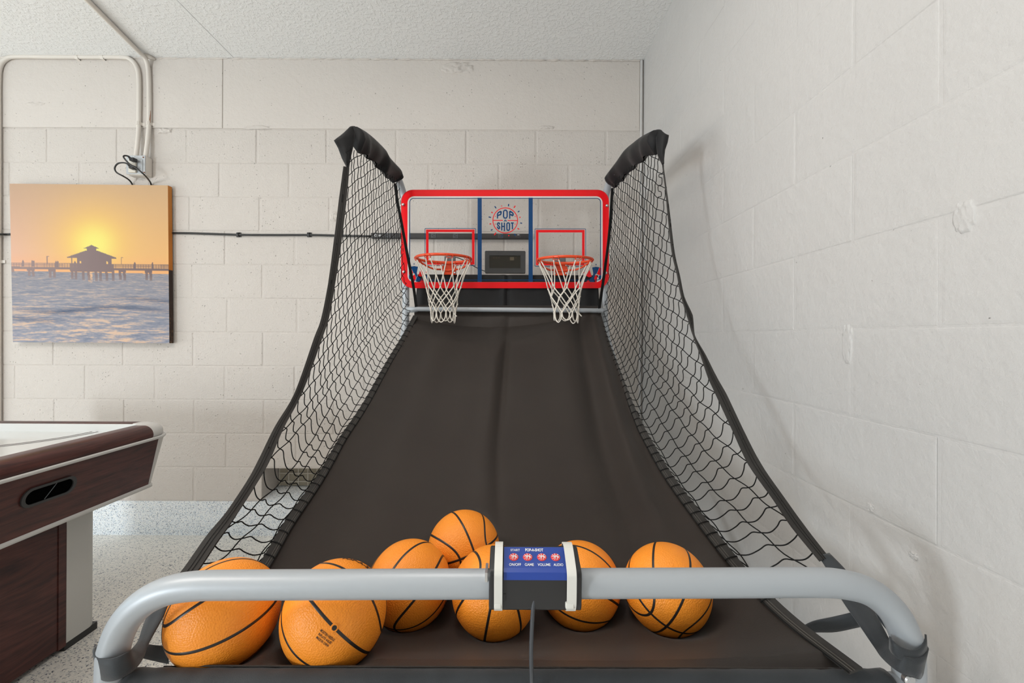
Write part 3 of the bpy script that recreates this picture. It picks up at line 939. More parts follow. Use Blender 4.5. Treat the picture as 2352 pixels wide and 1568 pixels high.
# edge of the ramp: a hanging curve, read off its right side
hemR = [(1378, 712), (1389, 755), (1403, 798), (1420, 840), (1440, 893), (1454, 930), (1477.5, 981), (1498.6, 1017.5), (1521, 1057), (1545, 1096), (1594, 1160), (1624.5, 1199), (1655, 1237), (1704.5, 1299), (1764, 1366), (1845, 1440), (1985, 1542)]
def dR(x): return 0.55 / ((x - CX) / F + 0.0552)
eR = [U(x, y, dR(x)) for x, y in hemR]
eR.sort(key=lambda p: p.y)
ED, EZ, EXR = [p.y for p in eR], [p.z for p in eR], [p.x for p in eR]
zhem = smooth_fn(ED, EZ)
xR = smooth_fn(ED, EXR)
hemL = [(956, 714), (929.6, 761), (900, 811), (868, 867), (846, 905.6), (784, 998), (745, 1068), (692, 1147), (647, 1209), (602, 1290), (548, 1362), (478, 1450), (392, 1545)]
eL = []
for x, y in hemL:
    best = min((abs(U(x, y, d).z - zhem(d)), d) for d in np.arange(0.62, 2.15, 0.002))
    eL.append(U(x, y, best[1]))
eL.sort(key=lambda p: p.y)
LD, LXs = [p.y for p in eL], [p.x for p in eL]
xL = smooth_fn(LD, LXs)
sag_fn = smooth_fn([0.66, 0.72, 0.80, 0.90, 1.05, 1.25, 1.5, 1.8, 2.0, 2.1], [0.006, 0.030, 0.062, 0.084, 0.086, 0.066, 0.045, 0.026, 0.011, 0.0], 0.06)

BALLS = list(BC.values())
def ramp_pt(d, t):
    """t from 0 (left edge) to 1 (right edge)."""
    a, b = xL(d), xR(d)
    x = a + (b - a) * t
    u = 2 * t - 1
    sag = max(0.0, sag_fn(d))
    shape = 1 - abs(u) ** 3.4
    z = zhem(d) - sag * shape
    w = max(0.0, min(1.0, (d - 1.0) / 0.8))
    dl = 0.0
    for (t0, wd, am) in ((0.20, .055, .010), (0.462, .036, .017), (0.78, .06, .008)):
        dl += am * w * math.exp(-((t - t0) / wd) ** 2)
    dl -= 0.014 * w * math.exp(-((t - 0.507) / 0.016) ** 2)
    t1 = 0.955 - 0.055 * (2.1 - d)
    dl += 0.022 * max(0.0, min(1, (d - 0.95) / .5)) * math.exp(-((t - t1) / 0.030) ** 2)
    dl -= 0.018 * max(0.0, min(1, (d - 0.95) / .5)) * math.exp(-((t - t1 + .07) / 0.035) ** 2)
    ph_ = math.atan((zhem(d + .02) - zhem(d - .02)) / .04)
    dl *= min(1.0, (2.12 - d) / .05)
    z += dl * math.cos(ph_) + 0.0015 * noise.noise(Vector((x * 6, d * 3, 0.5)))
    dn = -dl * math.sin(ph_)
    for c in BALLS:
        rho = math.hypot(x - c.x, d - c.y); Rb = BR + 0.0012
        r1 = Rb * math.sin(math.radians(32))
        lim = c.z - math.sqrt(Rb * Rb - rho * rho) if rho < r1 else c.z - Rb * math.cos(math.radians(32)) + (rho - r1) * math.tan(math.radians(32))
        h_ = max(0.0, 0.006 - abs(z - lim)) / 0.006
        z = min(z, lim) - h_ * h_ * 0.0012
    return Vector((x, d + dn, z))
dd = np.concatenate([np.linspace(0.692, 1.2, 90), np.linspace(1.2, 2.098, 70)[1:]])
tt = np.linspace(0, 1, 141)
rows = []
for a in (66, 54, 44):
    row = []
    for t in tt:
        x = xL(.66) + (xR(.66) - xL(.66)) * float(t)
        row.append(Vector((x, .657 + .0278 * math.cos(math.radians(a)), U(1172, 1586, .657).z + .001 + .0278 * math.sin(math.radians(a)))))
    rows.append(row)
rows += [[ramp_pt(float(d), float(t)) for t in tt] for d in dd]
zbar = U(1172, 711, 2.092).z
for (d, dz) in ((2.112, .004), (2.122, .022)):
    rows.append([Vector((xL(2.09) + (xR(2.09) - xL(2.09)) * float(t), d, zbar + dz)) for t in tt])
rp = obj('ramp', *sheet(rows), MAT['ramp'], G, True)
rp['label'] = 'dark brown-black fabric ramp sagging under the balls'
solidify(rp, 0.0022, 0.0)

def hem(side):
    sg = 1 if side == 'r' else -1
    xf = xR if side == 'r' else xL
    ds = list(np.linspace(0.642 if side == 'r' else 0.668, 2.09, 94))
    P, Wv, P2, P3, PI = [], [], [], [], []
    for d in ds:
        w = interp(d, [0.7, 1.0, 1.5, 1.75, 2.1], [.020, .026, .024, .012, .010]) if side == 'r' else interp(d, [0.7, 1.0, 1.5, 2.0], [.020, .023, .022, .020])
        o_ = Vector((xf(d), d, zhem(d) + .004)); i_ = Vector((xf(d) - sg * w, d, zhem(d) - .004))
        P.append((o_ + i_) / 2); Wv.append((o_ - i_) * sg)
        up = Vector((0, 0, .0022))
        P2.append(i_.lerp(o_, .22) + up); P3.append(i_.lerp(o_, .42) + up); PI.append(i_ + Vector((0, 0, .0015)))
    h = obj('hem', *ribbon(P, Wv, 0.003), MAT['hem'], G)
    for q in (P2, P3): obj('stitching', *tube(q, .0007, 5), MAT['stitch'], h)
    obj('piping', *tube(PI, .0014, 6), MAT['net_black'], h)
    return ds
hem('l'); hem('r')
# loose ends of hem tape
obj('hem_tab', *ribbon([U(1456, 946, 1.675), U(1463, 948, 1.665), U(1469, 956, 1.655)], [(0.004, 0, .012), (0.004, 0, .012), (.003, 0, .004)], .002), MAT['hem'], G)
obj('hem_tab', *ribbon([U(1766, 1380, 0.90), U(1786, 1388, 0.89), U(1802, 1403, 0.885)], [(0.0, .004, .016), (0.0, .004, .012), (.003, 0, .004)], .002), MAT['hem'], G)

# tubes: handle, legs, side rails, posts with arms
hp = [(262, 1950), (259, 1650), (258, 1530), (265, 1478), (289, 1425), (330, 1383), (385, 1356), (450, 1345), (540, 1343), (700, 1342), (900, 1341), (1172, 1340), (1400, 1339), (1650, 1338), (1860, 1337), (1935, 1341), (1996, 1358), (2044, 1395), (2074, 1445), (2086, 1500), (2088, 1650), (2086, 1950)]
def dfr(x): return 0.653 + 0.008 * (x - 215) / 1915
hpts = [U(x, y, dfr(x)) for x, y in hp]
hpts = [Vector((hpts[0].x, hpts[0].y, 0.02))] + hpts + [Vector((hpts[-1].x, hpts[-1].y, 0.02))]
fr = obj('front_handle', *tube(spline(hpts, 8), 0.0205, 28), MAT['tube'], G, True)
fr['label'] = 'bent silver tube across the front of the game'
for p in (hpts[0], hpts[-1]):
    obj('leg_foot', *tube([Vector((p.x, p.y, 0.0)), Vector((p.x, p.y, .035))], .026, 16), MAT['black_plastic'], G, True)
zb = U(1172, 1586, .657).z
xa, xb = U(262, 1586, .656).x, U(2086, 1584, .659).x
obj('front_bar', *tube([Vector((xa, .657, zb)), Vector((xb, .660, zb + .002))], .0215, 20), MAT['tube'], G, True)
xa, xb = U(287, 1586, .650).x, U(2050, 1584, .652).x
cs, rr = [], []
for k in range(120):
    t = k / 119
    cs.append(Vector((xa + (xb - xa) * t, .657 + .003 * t, zb + .002 * t)))
    rr.append(0.0262 + 0.0007 * math.sin(t * 190) * (1 if (t > .9 or t < .1) else .25) + .0006 * noise.noise(Vector((t * 40, 1, 2))))
bc = obj('bar_cover', *tube(cs, rr, 24), MAT['strap'], G, True)
seamp = [Vector((xa + (xb - xa) * t, .6795 + .003 * t, zb + .0165 + .0012 * noise.noise(Vector((t * 25, 5, 5))))) for t in np.linspace(.03, .97, 120)]
obj('seam', *tube(seamp, .0014, 6), MAT['net_black'], bc, True)
for (p0, p1) in ((2036, 2092), (254, 300)):
    a_, b_ = U(p0, 1586, .652), U(p1, 1586, .652)
    bk = obj('bar_collar', *tube([Vector((a_.x, .659, zb)), Vector((b_.x, .659, zb))], .0246, 20), MAT['tube'], G, True)
c = U(2090, 1562, .6345)
obj('bolt', *tube([c + Vector((0, .006, 0)), c + Vector((0, -.0005, 0)), c + Vector((0, -.0022, 0)), c + Vector((0, -.0025, 0)), c + Vector((0, -.0012, 0))], [.0080, .0080, .0062, .0035, .0030], 18), MAT['zinc'], G)
# side frame tubes under the ramp edges
for px, ex, s in ((932, hpts[1].x, -1), (1388, hpts[-2].x, 1)):
    P = [U(px, 700, 2.165), U(px + s * 2, 752, 2.14), U(px + s * 12, 800, 2.08), U(px + s * 38, 880, 1.96), Vector((s * .525, 1.5, .60)), Vector((s * .565, 1.05, .34)), Vector((ex * .985, .70, .16))]
    obj('side_rail', *tube(spline(P, 8), .0165, 16), MAT['tube'], G, True)
def armL(x): return 0.7195 / ((CX - x) / F + 0.094)
def armR(x): return 0.7336 / ((x - CX) / F + 0.125)
def post(side):
    px = 932 if side == 'l' else 1388
    arm = [(925, 441, 2.155), (914.5, 411, 2.10), (903, 396, 2.03), (882, 368, 1.905), (850, 329, 1.775), (826, 306, 1.665)] if side == 'l' else [(1393, 441, 2.155), (1403, 413, 2.10), (1416, 395, 2.015), (1446, 353, 1.855), (1485, 320, 1.69), (1502, 310, 1.64)]
    P = [Vector((U(px, 700, 2.165).x, 2.165, .02)), U(px, 1000, 2.165), U(px, 700, 2.165), U(px, 520, 2.165), U(px + (-1 if side == 'l' else 1), 470, 2.165)] + [U(x, y, d) for x, y, d in arm]
    o = obj('post', *tube(spline(P, 8), .0172, 18), MAT['tube'], G, True)
    q = P[0]
    obj('post_foot', *tube([Vector((q.x, q.y, 0.0)), Vector((q.x, q.y, .03))], .023, 14), MAT['black_plastic'], o, True)
    for y in (707, 726):
        c = U(px - 1, y, 2.146)
        obj('bolt', *tube([c + Vector((0, .004, 0)), c + Vector((0, -.004, 0)), c + Vector((0, -.006, 0))], [.006, .006, .003], 12), MAT['zinc'], o, True)
post('l'); post('r')
obj('cross_bar', *tube([U(934, 710, 2.095), U(958, 709.5, 2.092), U(1376, 713, 2.092), U(1388, 713, 2.095)], .0112, 16), MAT['tube'], G, True)
for a, b in ((U(934, 712, 2.16), U(956, 711, 2.10)), (U(1386, 714, 2.16), U(1374, 713, 2.10))):
    obj('bar_stub', *tube([a, b], .013, 12), MAT['tube'], G, True)
# black curtain behind and below the backboard
rows = []
for j in range(25):
    v = j / 24
    row = []
    for i in range(121):
        u = i / 120
        x = U(955 + 4 * v, 700, 2.15).x * (1 - u) + U(1376 - 3 * v, 700, 2.15).x * u
        fold = .010 * math.exp(-((u - .478) / .012) ** 2) - .010 * math.exp(-((u - .50) / .010) ** 2) + .006 * math.sin(u * 60) * math.exp(-((u - .06) / .06) ** 2) + .006 * math.sin(u * 55 + 1) * math.exp(-((u - .94) / .06) ** 2) + .002 * math.sin(u * 26)
        z = lerp(U(1172, 718, 2.13).z, U(1172, 631, 2.15).z, v)
        row.append(Vector((x, 2.150 - .030 * (1 - v) ** 2 - fold * (1 - .3 * v), z)))
    rows.append(row)
solidify(obj('back_curtain', *sheet(rows), MAT['black_fabric'], G, True), .002)

# ------------------------------------------------------------------ backboard
YB = 2.130
def bp(px, py, d=0.0): return U(px, py, YB + d) if d == 0 else (lambda p: Vector((p.x, YB + d, p.z)))(U(px, py, YB))
def bpoly(name, pts, mat, parent, d=0.0052, th=0.0006):
    n = len(pts)
    a = [bp(x, y, d) for x, y in pts]; b = [bp(x, y, d + th) for x, y in pts]
    o = obj(name, a + b, [tuple(range(n)), tuple(reversed(range(n, 2 * n)))] + [(i, n + i, n + (i + 1) % n, (i + 1) % n) for i in range(n)], mat, parent)
    return recalc(o)
def bring(name, outer, inner, mat, parent, d=0.0052, th=0.0006):
    n = len(outer)
    L = [[bp(x, y, d) for x, y in outer], [bp(x, y, d) for x, y in inner], [bp(x, y, d + th) for x, y in inner], [bp(x, y, d + th) for x, y in outer]]
    v = [p for l in L for p in l]
    f = [(a * n + i, a * n + (i + 1) % n, ((a + 1) % 4) * n + (i + 1) % n, ((a + 1) % 4) * n + i) for a in range(4) for i in range(n)]
    return recalc(obj(name, v, f, mat, parent))
OUT = rrect(921.2, 1398.8, 435.5, 661.5, 27, 10)
n_ = len(OUT)
a_ = [bp(x, y, 0) for x, y in OUT]; b_ = [bp(x, y, .005) for x, y in OUT]
bb = recalc(obj('backboard', a_ + b_, [tuple(range(n_)), tuple(reversed(range(n_, 2 * n_)))] + [(i, n_ + i, n_ + (i + 1) % n_, (i + 1) % n_) for i in range(n_)], MAT['acrylic'], G))
bb['label'] = 'clear backboard with red border and blue stripes'
bring('red_border', OUT, rrect(935.3, 1384.8, 449.8, 647.3, 15, 10), MAT['red'], bb)
bring('white_line', rrect(935.5, 1384.6, 450.0, 647.1, 15, 10), rrect(938.6, 1381.6, 453.0, 647.0, 12, 10), MAT['white_print'], bb)
bring('blue_line', rrect(940.0, 1380.6, 454.0, 643.3, 9, 8), rrect(941.5, 1379.1, 455.4, 641.8, 8, 8), MAT['blue'], bb)
for x0, x1 in ((1096.8, 1106.3), (1214.2, 1223.7)):
    bpoly('blue_stripe', [(x0, 449), (x1, 449), (x1, 647.5), (x0, 647.5)], MAT['blue'], bb, .0059)
for x0, x1, y0, y1 in ((978, 1089.7, 526.3, 607), (1231.2, 1343.2, 527.2, 608.5)):
    R_ = [(x0, y0), (x1, y0), (x1, y1), (x0, y1)]
    bring('target_square', R_, [(x0 + 5.8, y0 + 5.8), (x1 - 5.8, y0 + 5.8), (x1 - 5.8, y1 - 5.8), (x0 + 5.8, y1 - 5.8)], MAT['red'], bb)
    bring('target_outline', rrect(x0 - 3, x1 + 3, y0 - 3, y1 + 3, 2, 3), rrect(x0 - 1.8, x1 + 1.8, y0 - 1.8, y1 + 1.8, 1.2, 3), MAT['blue'], bb)
# corner burst prints
def cpx(x, y): return (920 + x / 8.25, 560 + y / 8.25)
burst = [('blue', [(185, 425), (255, 415), (325, 428), (303, 540), (312, 590), (290, 640), (262, 560), (238, 545)]), ('blue', [(243, 360), (258, 360), (258, 388), (243, 388)]),
         ('red', [(330, 600), (375, 470), (440, 585), (385, 615)]), ('blue', [(448, 600), (495, 588), (500, 690), (452, 650)]), ('blue', [(140, 585), (188, 578), (205, 625), (160, 680)]),
         ('white_print', [(165, 690), (222, 612), (236, 640), (245, 715), (195, 700)]), ('red', [(135, 440), (185, 430), (236, 552), (188, 572), (138, 580)]),
         ('red', [(222, 606), (262, 570), (288, 645), (255, 716), (240, 716)]), ('blue', [(292, 650), (316, 596), (345, 630), (375, 650), (362, 700), (285, 714)]), ('red', [(358, 716), (398, 656), (446, 716)]), ('red', [(470, 525), (488, 518), (490, 532), (474, 538)])]
for mat, pts in burst:
    P = [cpx(x, y) for x, y in pts]
    bpoly('corner_print', P, MAT[mat], bb, .0066)
    bpoly('corner_print', [(2320.0 - x, y + 1.6) for x, y in P], MAT[mat], bb, .0066)
for px, py in ((926, 469.5), (927.3, 624), (1394, 472), (1391.5, 626.5)):
    c = bp(px, py, -.001)
    w_ = obj('bolt', *tube([c + Vector((0, .012, 0)), c + Vector((0, -.001, 0)), c + Vector((0, -.004, 0)), c + Vector((0, -.0055, 0))], [.0068, .0068, .005, .0025], 16), MAT['zinc'], bb, True)
# round emblem
def epx(x, y): return (1100 + x * 0.07013, 450 + y * 0.07016)
cx0, cy0 = 862, 787
def stroke(pts, w, name, mat, d=.0062, closed=False, n=1):
    """Flat printed stroke of width w along a polyline, emblem coordinates."""
    P = [Vector((x, y, 0)) for x, y in pts]
    if n > 1: P = spline(P, n, closed)
    m = len(P); l, r = [], []
    for i in range(m):
        a = P[(i - 1) % m] if (closed or i) else P[i]
        b = P[(i + 1) % m] if (closed or i < m - 1) else P[i]
        t = (b - a).normalized()
        k = 1.0
        if 0 < i < m - 1 or closed:
            t1 = (P[i] - a).normalized() if (P[i] - a).length > 0 else t
            k = 1.0 / max(0.5, t.dot(t1))
        nn = Vector((-t.y, t.x, 0)) * w * .5 * k
        l.append(P[i] + nn); r.append(P[i] - nn)
    v = [bp(*epx(p.x, p.y), d) for p in l + r]
    e = m if closed else m - 1
    f = [(i, (i + 1) % m, m + (i + 1) % m, m + i) for i in range(e)]
    n0 = len(v)
    v += [p + Vector((0, .0006, 0)) for p in v]
    f += [tuple(q + n0 for q in reversed(g)) for g in f]
    return v, f
eb = MB()
eb.add(stroke([(cx0 + 405 * math.cos(a), cy0 + 412 * math.sin(a)) for a in np.linspace(0, 2 * math.pi, 64, endpoint=False)], 27, '', None, closed=True))
eb.add(stroke([(470, 787), (785, 787)], 27, '', None)).add(stroke([(940, 790), (1260, 792)], 27, '', None))
for a, b in (((745, 300), (740, 325)), ((1190, 305), (1148, 375)), ((405, 510), (450, 545)), ((1325, 686), (1365, 682)), ((345, 908), (402, 897)), ((1265, 1045), (1320, 1080)), ((560, 1185), (502, 1268)), ((975, 1265), (985, 1305)), ((525, 665), (548, 650)), ((1175, 650), (1200, 668)), ((525, 900), (545, 915)), ((1172, 918), (1195, 903))):
    eb.add(stroke([a, ((a[0] + b[0]) / 2, (a[1] + b[1]) / 2), b], 34 if abs(a[0] - cx0) > 380 or abs(a[1] - cy0) > 380 else 27, '', None))
eb.build('emblem_red', MAT['red'], bb)
ew = MB()
for a, b in (((515, 322), (563, 388)), ((975, 250), (966, 322)), ((1325, 478), (1278, 512)), ((315, 672), (395, 690)), ((1355, 870), (1415, 882)), ((445, 1085), (388, 1112)), ((1158, 1222), (1202, 1288)), ((765, 1262), (752, 1320))):
    ew.add(stroke([a, b], 36, '', None))
W_ = 42
P1 = [(607, 725), (607, 570), (632, 535), (705, 490), (722, 500), (722, 570), (708, 594), (620, 625)]
P2 = [(1008, 730), (1008, 495), (1020, 490), (1098, 535), (1122, 570), (1122, 615), (1108, 625), (1020, 590)]
O1 = [(806, 500), (830, 460), (865, 450), (900, 460), (924, 500), (924, 660), (900, 705), (865, 714), (830, 705), (806, 660)]
S1 = [(672, 925), (672, 890), (660, 872), (622, 872), (607, 890), (607, 925), (625, 950), (660, 975), (672, 1000), (672, 1045), (655, 1060), (625, 1040), (607, 1012), (605, 985)]
O2 = [(916, 900), (930, 876), (960, 868), (988, 876), (1002, 900), (1002, 1070), (988, 1105), (960, 1116), (930, 1105), (916, 1070)]
for P, c in ((P1, 0), (P2, 0), (O1, 1), (S1, 0), (O2, 1)): ew.add(stroke(P, W_, '', None, closed=bool(c)))
for P in ([(748, 858), (748, 1118)], [(834, 858), (834, 1138)], [(760, 985), (825, 985)], [(1045, 872), (1142, 872)], [(1096, 885), (1096, 1078)]): ew.add(stroke(P, W_, '', None))
for P in ([(818, 824), (862, 762)], [(866, 762), (914, 824)], [(836, 806), (896, 806)]): ew.add(stroke(P, 20, '', None))
ew.build('emblem_lettering', MAT['blue'], bb)

# scoreboard behind the clear board
s0, s1 = U(1114, 576.5, 2.15), U(1206.8, 627.2, 2.15)
w0, w1 = U(1124, 586.3, 2.14), U(1195.6, 616, 2.14)
sb = recalc(obj('scoreboard', *box(s0.x, s1.x, 2.147, 2.178, s1.z, s0.z), MAT['dark_plastic'], G)); bevel(sb, .004, 3)
fr_o = [Vector((x, 2.1405, z)) for x, z in rrect(s0.x, s1.x, s1.z, s0.z, .006, 4)]
fr_i = [Vector((x, 2.1405, z)) for x, z in rrect(w0.x, w1.x, w1.z, w0.z, .001, 4)]
n_ = len(fr_o)
v_ = fr_o + fr_i + [p + Vector((0, .006, 0)) for p in fr_i] + [p + Vector((0, .0075, 0)) for p in fr_o]
recalc(obj('bezel', v_, [(a * n_ + i, a * n_ + (i + 1) % n_, ((a + 1) % 4) * n_ + (i + 1) % n_, ((a + 1) % 4) * n_ + i) for a in range(4) for i in range(n_)], MAT['dark_plastic'], sb))
obj('display', *box(w0.x, w1.x, 2.1462, 2.1470, w1.z, w0.z), MAT['screen'], sb)
brd = MB()
q = U(1176, 594, 2.1455); brd.add(box(q.x - .010, q.x + .010, 2.1455, 2.1461, q.z - .008, q.z + .008))
brd.build('circuit_chip', M('chip_brown', (0.10, 0.075, 0.04, 1), .5).m, sb)
for px in (1134, 1140, 1146, 1185):
    q = U(px, 592, 2.1455); obj('solder_dot', *tube([q, q + Vector((0, .001, 0))], .0014, 8), M('amber', (0.25, .11, .03, 1), .5).m if px == 1134 else bpy.data.materials['amber'], sb)
obj('wire', *tube(spline([U(1118, 624, 2.165), U(1104, 619, 2.17), U(1090, 612, 2.175), U(1070, 600, 2.175), U(1052, 592, 2.17), U(1042, 590, 2.165)], 8), .0022, 8), MAT['black_cable'], sb, True)

# ------------------------------------------------------------------ hoops
def hoop(pxm, yn, yf, plate, seed, lab):
    rg = random.Random(seed)
    RR, dc = 0.122, 1.985
    pn, pf = U(pxm, yn, dc - RR), U(pxm, yf, dc + RR)
    c = Vector((U(pxm, (yn + yf) / 2, dc).x, dc, (pn.z + pf.z) / 2))
    tilt = (pf.z - pn.z) / (2 * RR)
    def rimp(a, r=RR, dz=0.0):   # a = 0 towards camera
        y = -math.cos(a) * r
        return Vector((c.x + math.sin(a) * r, c.y + y, c.z + y * tilt + dz))
    root = obj('hoop', *tube([rimp(2 * math.pi * k / 72) for k in range(72)], .0062, 12, closed=True), MAT['rim'], G, True)
    root['label'] = lab
    # plate, neck and brace rod
    (x0, x1, y0, y1) = plate
    A, B = bp(x0, y0, -.005), bp(x1, y1, -.005)
    pl = recalc(obj('mount_plate', *box(A.x, B.x, YB - .0055, YB - .0008, B.z, A.z), MAT['rim'], root)); bevel(pl, .002, 2)
    r0 = rimp(math.pi)
    nk = MB().add(([Vector((A.x + .004, YB - .004, A.z + .006)), Vector((B.x - .004, YB - .004, A.z + .006)), Vector((B.x - .004, YB - .004, A.z - .010)), Vector((A.x + .004, YB - .004, A.z - .010)),
                    rimp(math.pi - .30), rimp(math.pi + .30), rimp(math.pi + .30, RR, -.006), rimp(math.pi - .30, RR, -.006)],
                   [(0, 1, 4, 5), (3, 2, 7, 6), (0, 3, 6, 5), (1, 2, 7, 4), (4, 5, 6, 7), (0, 1, 2, 3)]))
    recalc(nk.build('neck', MAT['rim'], root))
    zr = bp((x0 + x1) / 2, lerp(y0, y1, .66)).z
    rod = [rimp(-1.62), rimp(-1.85, RR * .99, -.008), rimp(-2.2, RR * .96, -.022), rimp(-2.6, RR * .97, -.034), Vector((c.x - .030, YB - .011, zr + .004)), Vector((c.x, YB - .010, zr)), Vector((c.x + .030, YB - .011, zr + .004)),
           rimp(2.6, RR * .97, -.034), rimp(2.2, RR * .96, -.022), rimp(1.85, RR * .99, -.008), rimp(1.62)]
    obj('brace_rod', *tube(spline(rod, 6), .0042, 10), MAT['rim'], root, True)
    for fx in (.09, .91):
        for fy in (.20, .84):
            q = bp(lerp(x0, x1, fx), lerp(y0, y1, fy), -.006)
            obj('bolt', *tube([q + Vector((0, .003, 0)), q + Vector((0, -.004, 0)), q + Vector((0, -.006, 0))], [.0055, .0055, .003], 12), MAT['zinc'], root, True)
    A2, B2 = bp(x0 + 4, y0 - 16, .008), bp(x1 - 3, y0 - 1, .008)
    sn = recalc(obj('sensor_box', *box(A2.x, B2.x, YB + .0075, YB + .030, B2.z, A2.z), MAT['grey_plastic'], root)); bevel(sn, .003, 2)
    # wire clips and the net
    NL = 8
    ph = 0.36
    clips = MB()
    tops = []
    for k in range(NL):
        a = ph + 2 * math.pi * k / NL
        p = rimp(a)
        for s in (-1, 1):
            q = rimp(a + s * .10)
            lp = [q + Vector((0, 0, .005)), rimp(a + s * .10, RR + .008, -.004), rimp(a + s * .11, RR, -.013), rimp(a + s * .09, RR - .008, -.004)]
            clips.add(tube(spline(lp, 4, True), .0013, 6, closed=True))
        lp = [rimp(a - .10, RR, -.010), rimp(a - .05, RR + .002, -.016), rimp(a, RR, -.011), rimp(a + .05, RR + .002, -.016), rimp(a + .10, RR, -.010)]
        clips.add(tube(spline(lp, 4), .0013, 6))
        tops.append((rimp(a - .09, RR, -.012), rimp(a + .09, RR, -.012)))
    clips.build('net_clip', MAT['rim'], root, True)
    zt, H = c.z - .012, c.z - .012 - U(pxm, 737, dc - .05).z
    lev = [.44, .585, .72, .855]
    rad = [.076, .066, .060, .058]
    sway = Vector((rg.uniform(-.004, .004) + (.003 if seed == 1 else .0), 0, 0))
    def kn(i, k):
        a = ph + 2 * math.pi * (k + (0.5 if i % 2 == 0 else 0.0)) / NL
        r = rad[i] * (1 + kj[i][k % NL])
        return Vector((c.x + math.sin(a) * r, c.y - math.cos(a) * r, zt - H * (lev[i] + kz[i][k % NL]))) + sway * lev[i] * 2
    kj = [[rg.uniform(-.07, .07) for _ in range(NL)] for _ in lev]
    kz = [[rg.uniform(-.014, .014) for _ in range(NL)] for _ in lev]
    nt = MB()
    cr_ = .0027
    def cord(a, b, bow=.0):
        m_ = (a + b) / 2
        out = Vector((m_.x - c.x, m_.y - c.y, 0)).normalized()
        nt.add(tube(spline([a, m_ - out * bow + Vector((rg.uniform(-.0015, .0015), 0, 0)), b], 4), cr_, 6))
    def knot(p):
        nt.add(tube([p + Vector((0, 0, .006)), p, p - Vector((0, 0, .006))], [.0022, .0042, .0022], 6))
    for k in range(NL):
        cord(tops[k][1], kn(0, k), .004); cord(tops[(k + 1) % NL][0], kn(0, k), .004)
        knot(kn(0, k))
        for i in range(len(lev) - 1):
            # row 0 knots lie half-way between clips, row 1 under the clips, and so on
            if i % 2 == 0: cord(kn(i, k), kn(i + 1, k)); cord(kn(i, k), kn(i + 1, k + 1))
            else: cord(kn(i, k), kn(i + 1, k)); cord(kn(i, k), kn(i + 1, k - 1))
            knot(kn(i + 1, k))
        e0, e1 = kn(len(lev) - 1, k), kn(len(lev) - 1, k + 1)
        mid = (e0 + e1) / 2
        dn = zt - H * (1.0 + rg.uniform(-.02, .035))
        nt.add(tube(spline([e0, Vector((lerp(e0.x, mid.x, .25), lerp(e0.y, mid.y, .25), lerp(e0.z, dn, .65))), Vector((mid.x, mid.y, dn)), Vector((lerp(e1.x, mid.x, .25), lerp(e1.y, mid.y, .25), lerp(e1.z, dn, .65))), e1], 5), cr_, 6))
    e0 = kn(3, 1); cord(e0, e0 + Vector((.014, -.002, -.016)))
    nn = nt.build('net', MAT['net_white'], root, True)
    nn['label'] = 'off-white knotted cord net'
hoop(1018.9, 583.6, 602.5, (1016, 1048, 603, 631), 1, 'orange rim with cord net under the left target square')
hoop(1297.2, 588.6, 604.3, (1271.5, 1303, 604, 632.5), 2, 'orange rim with cord net under the right target square')

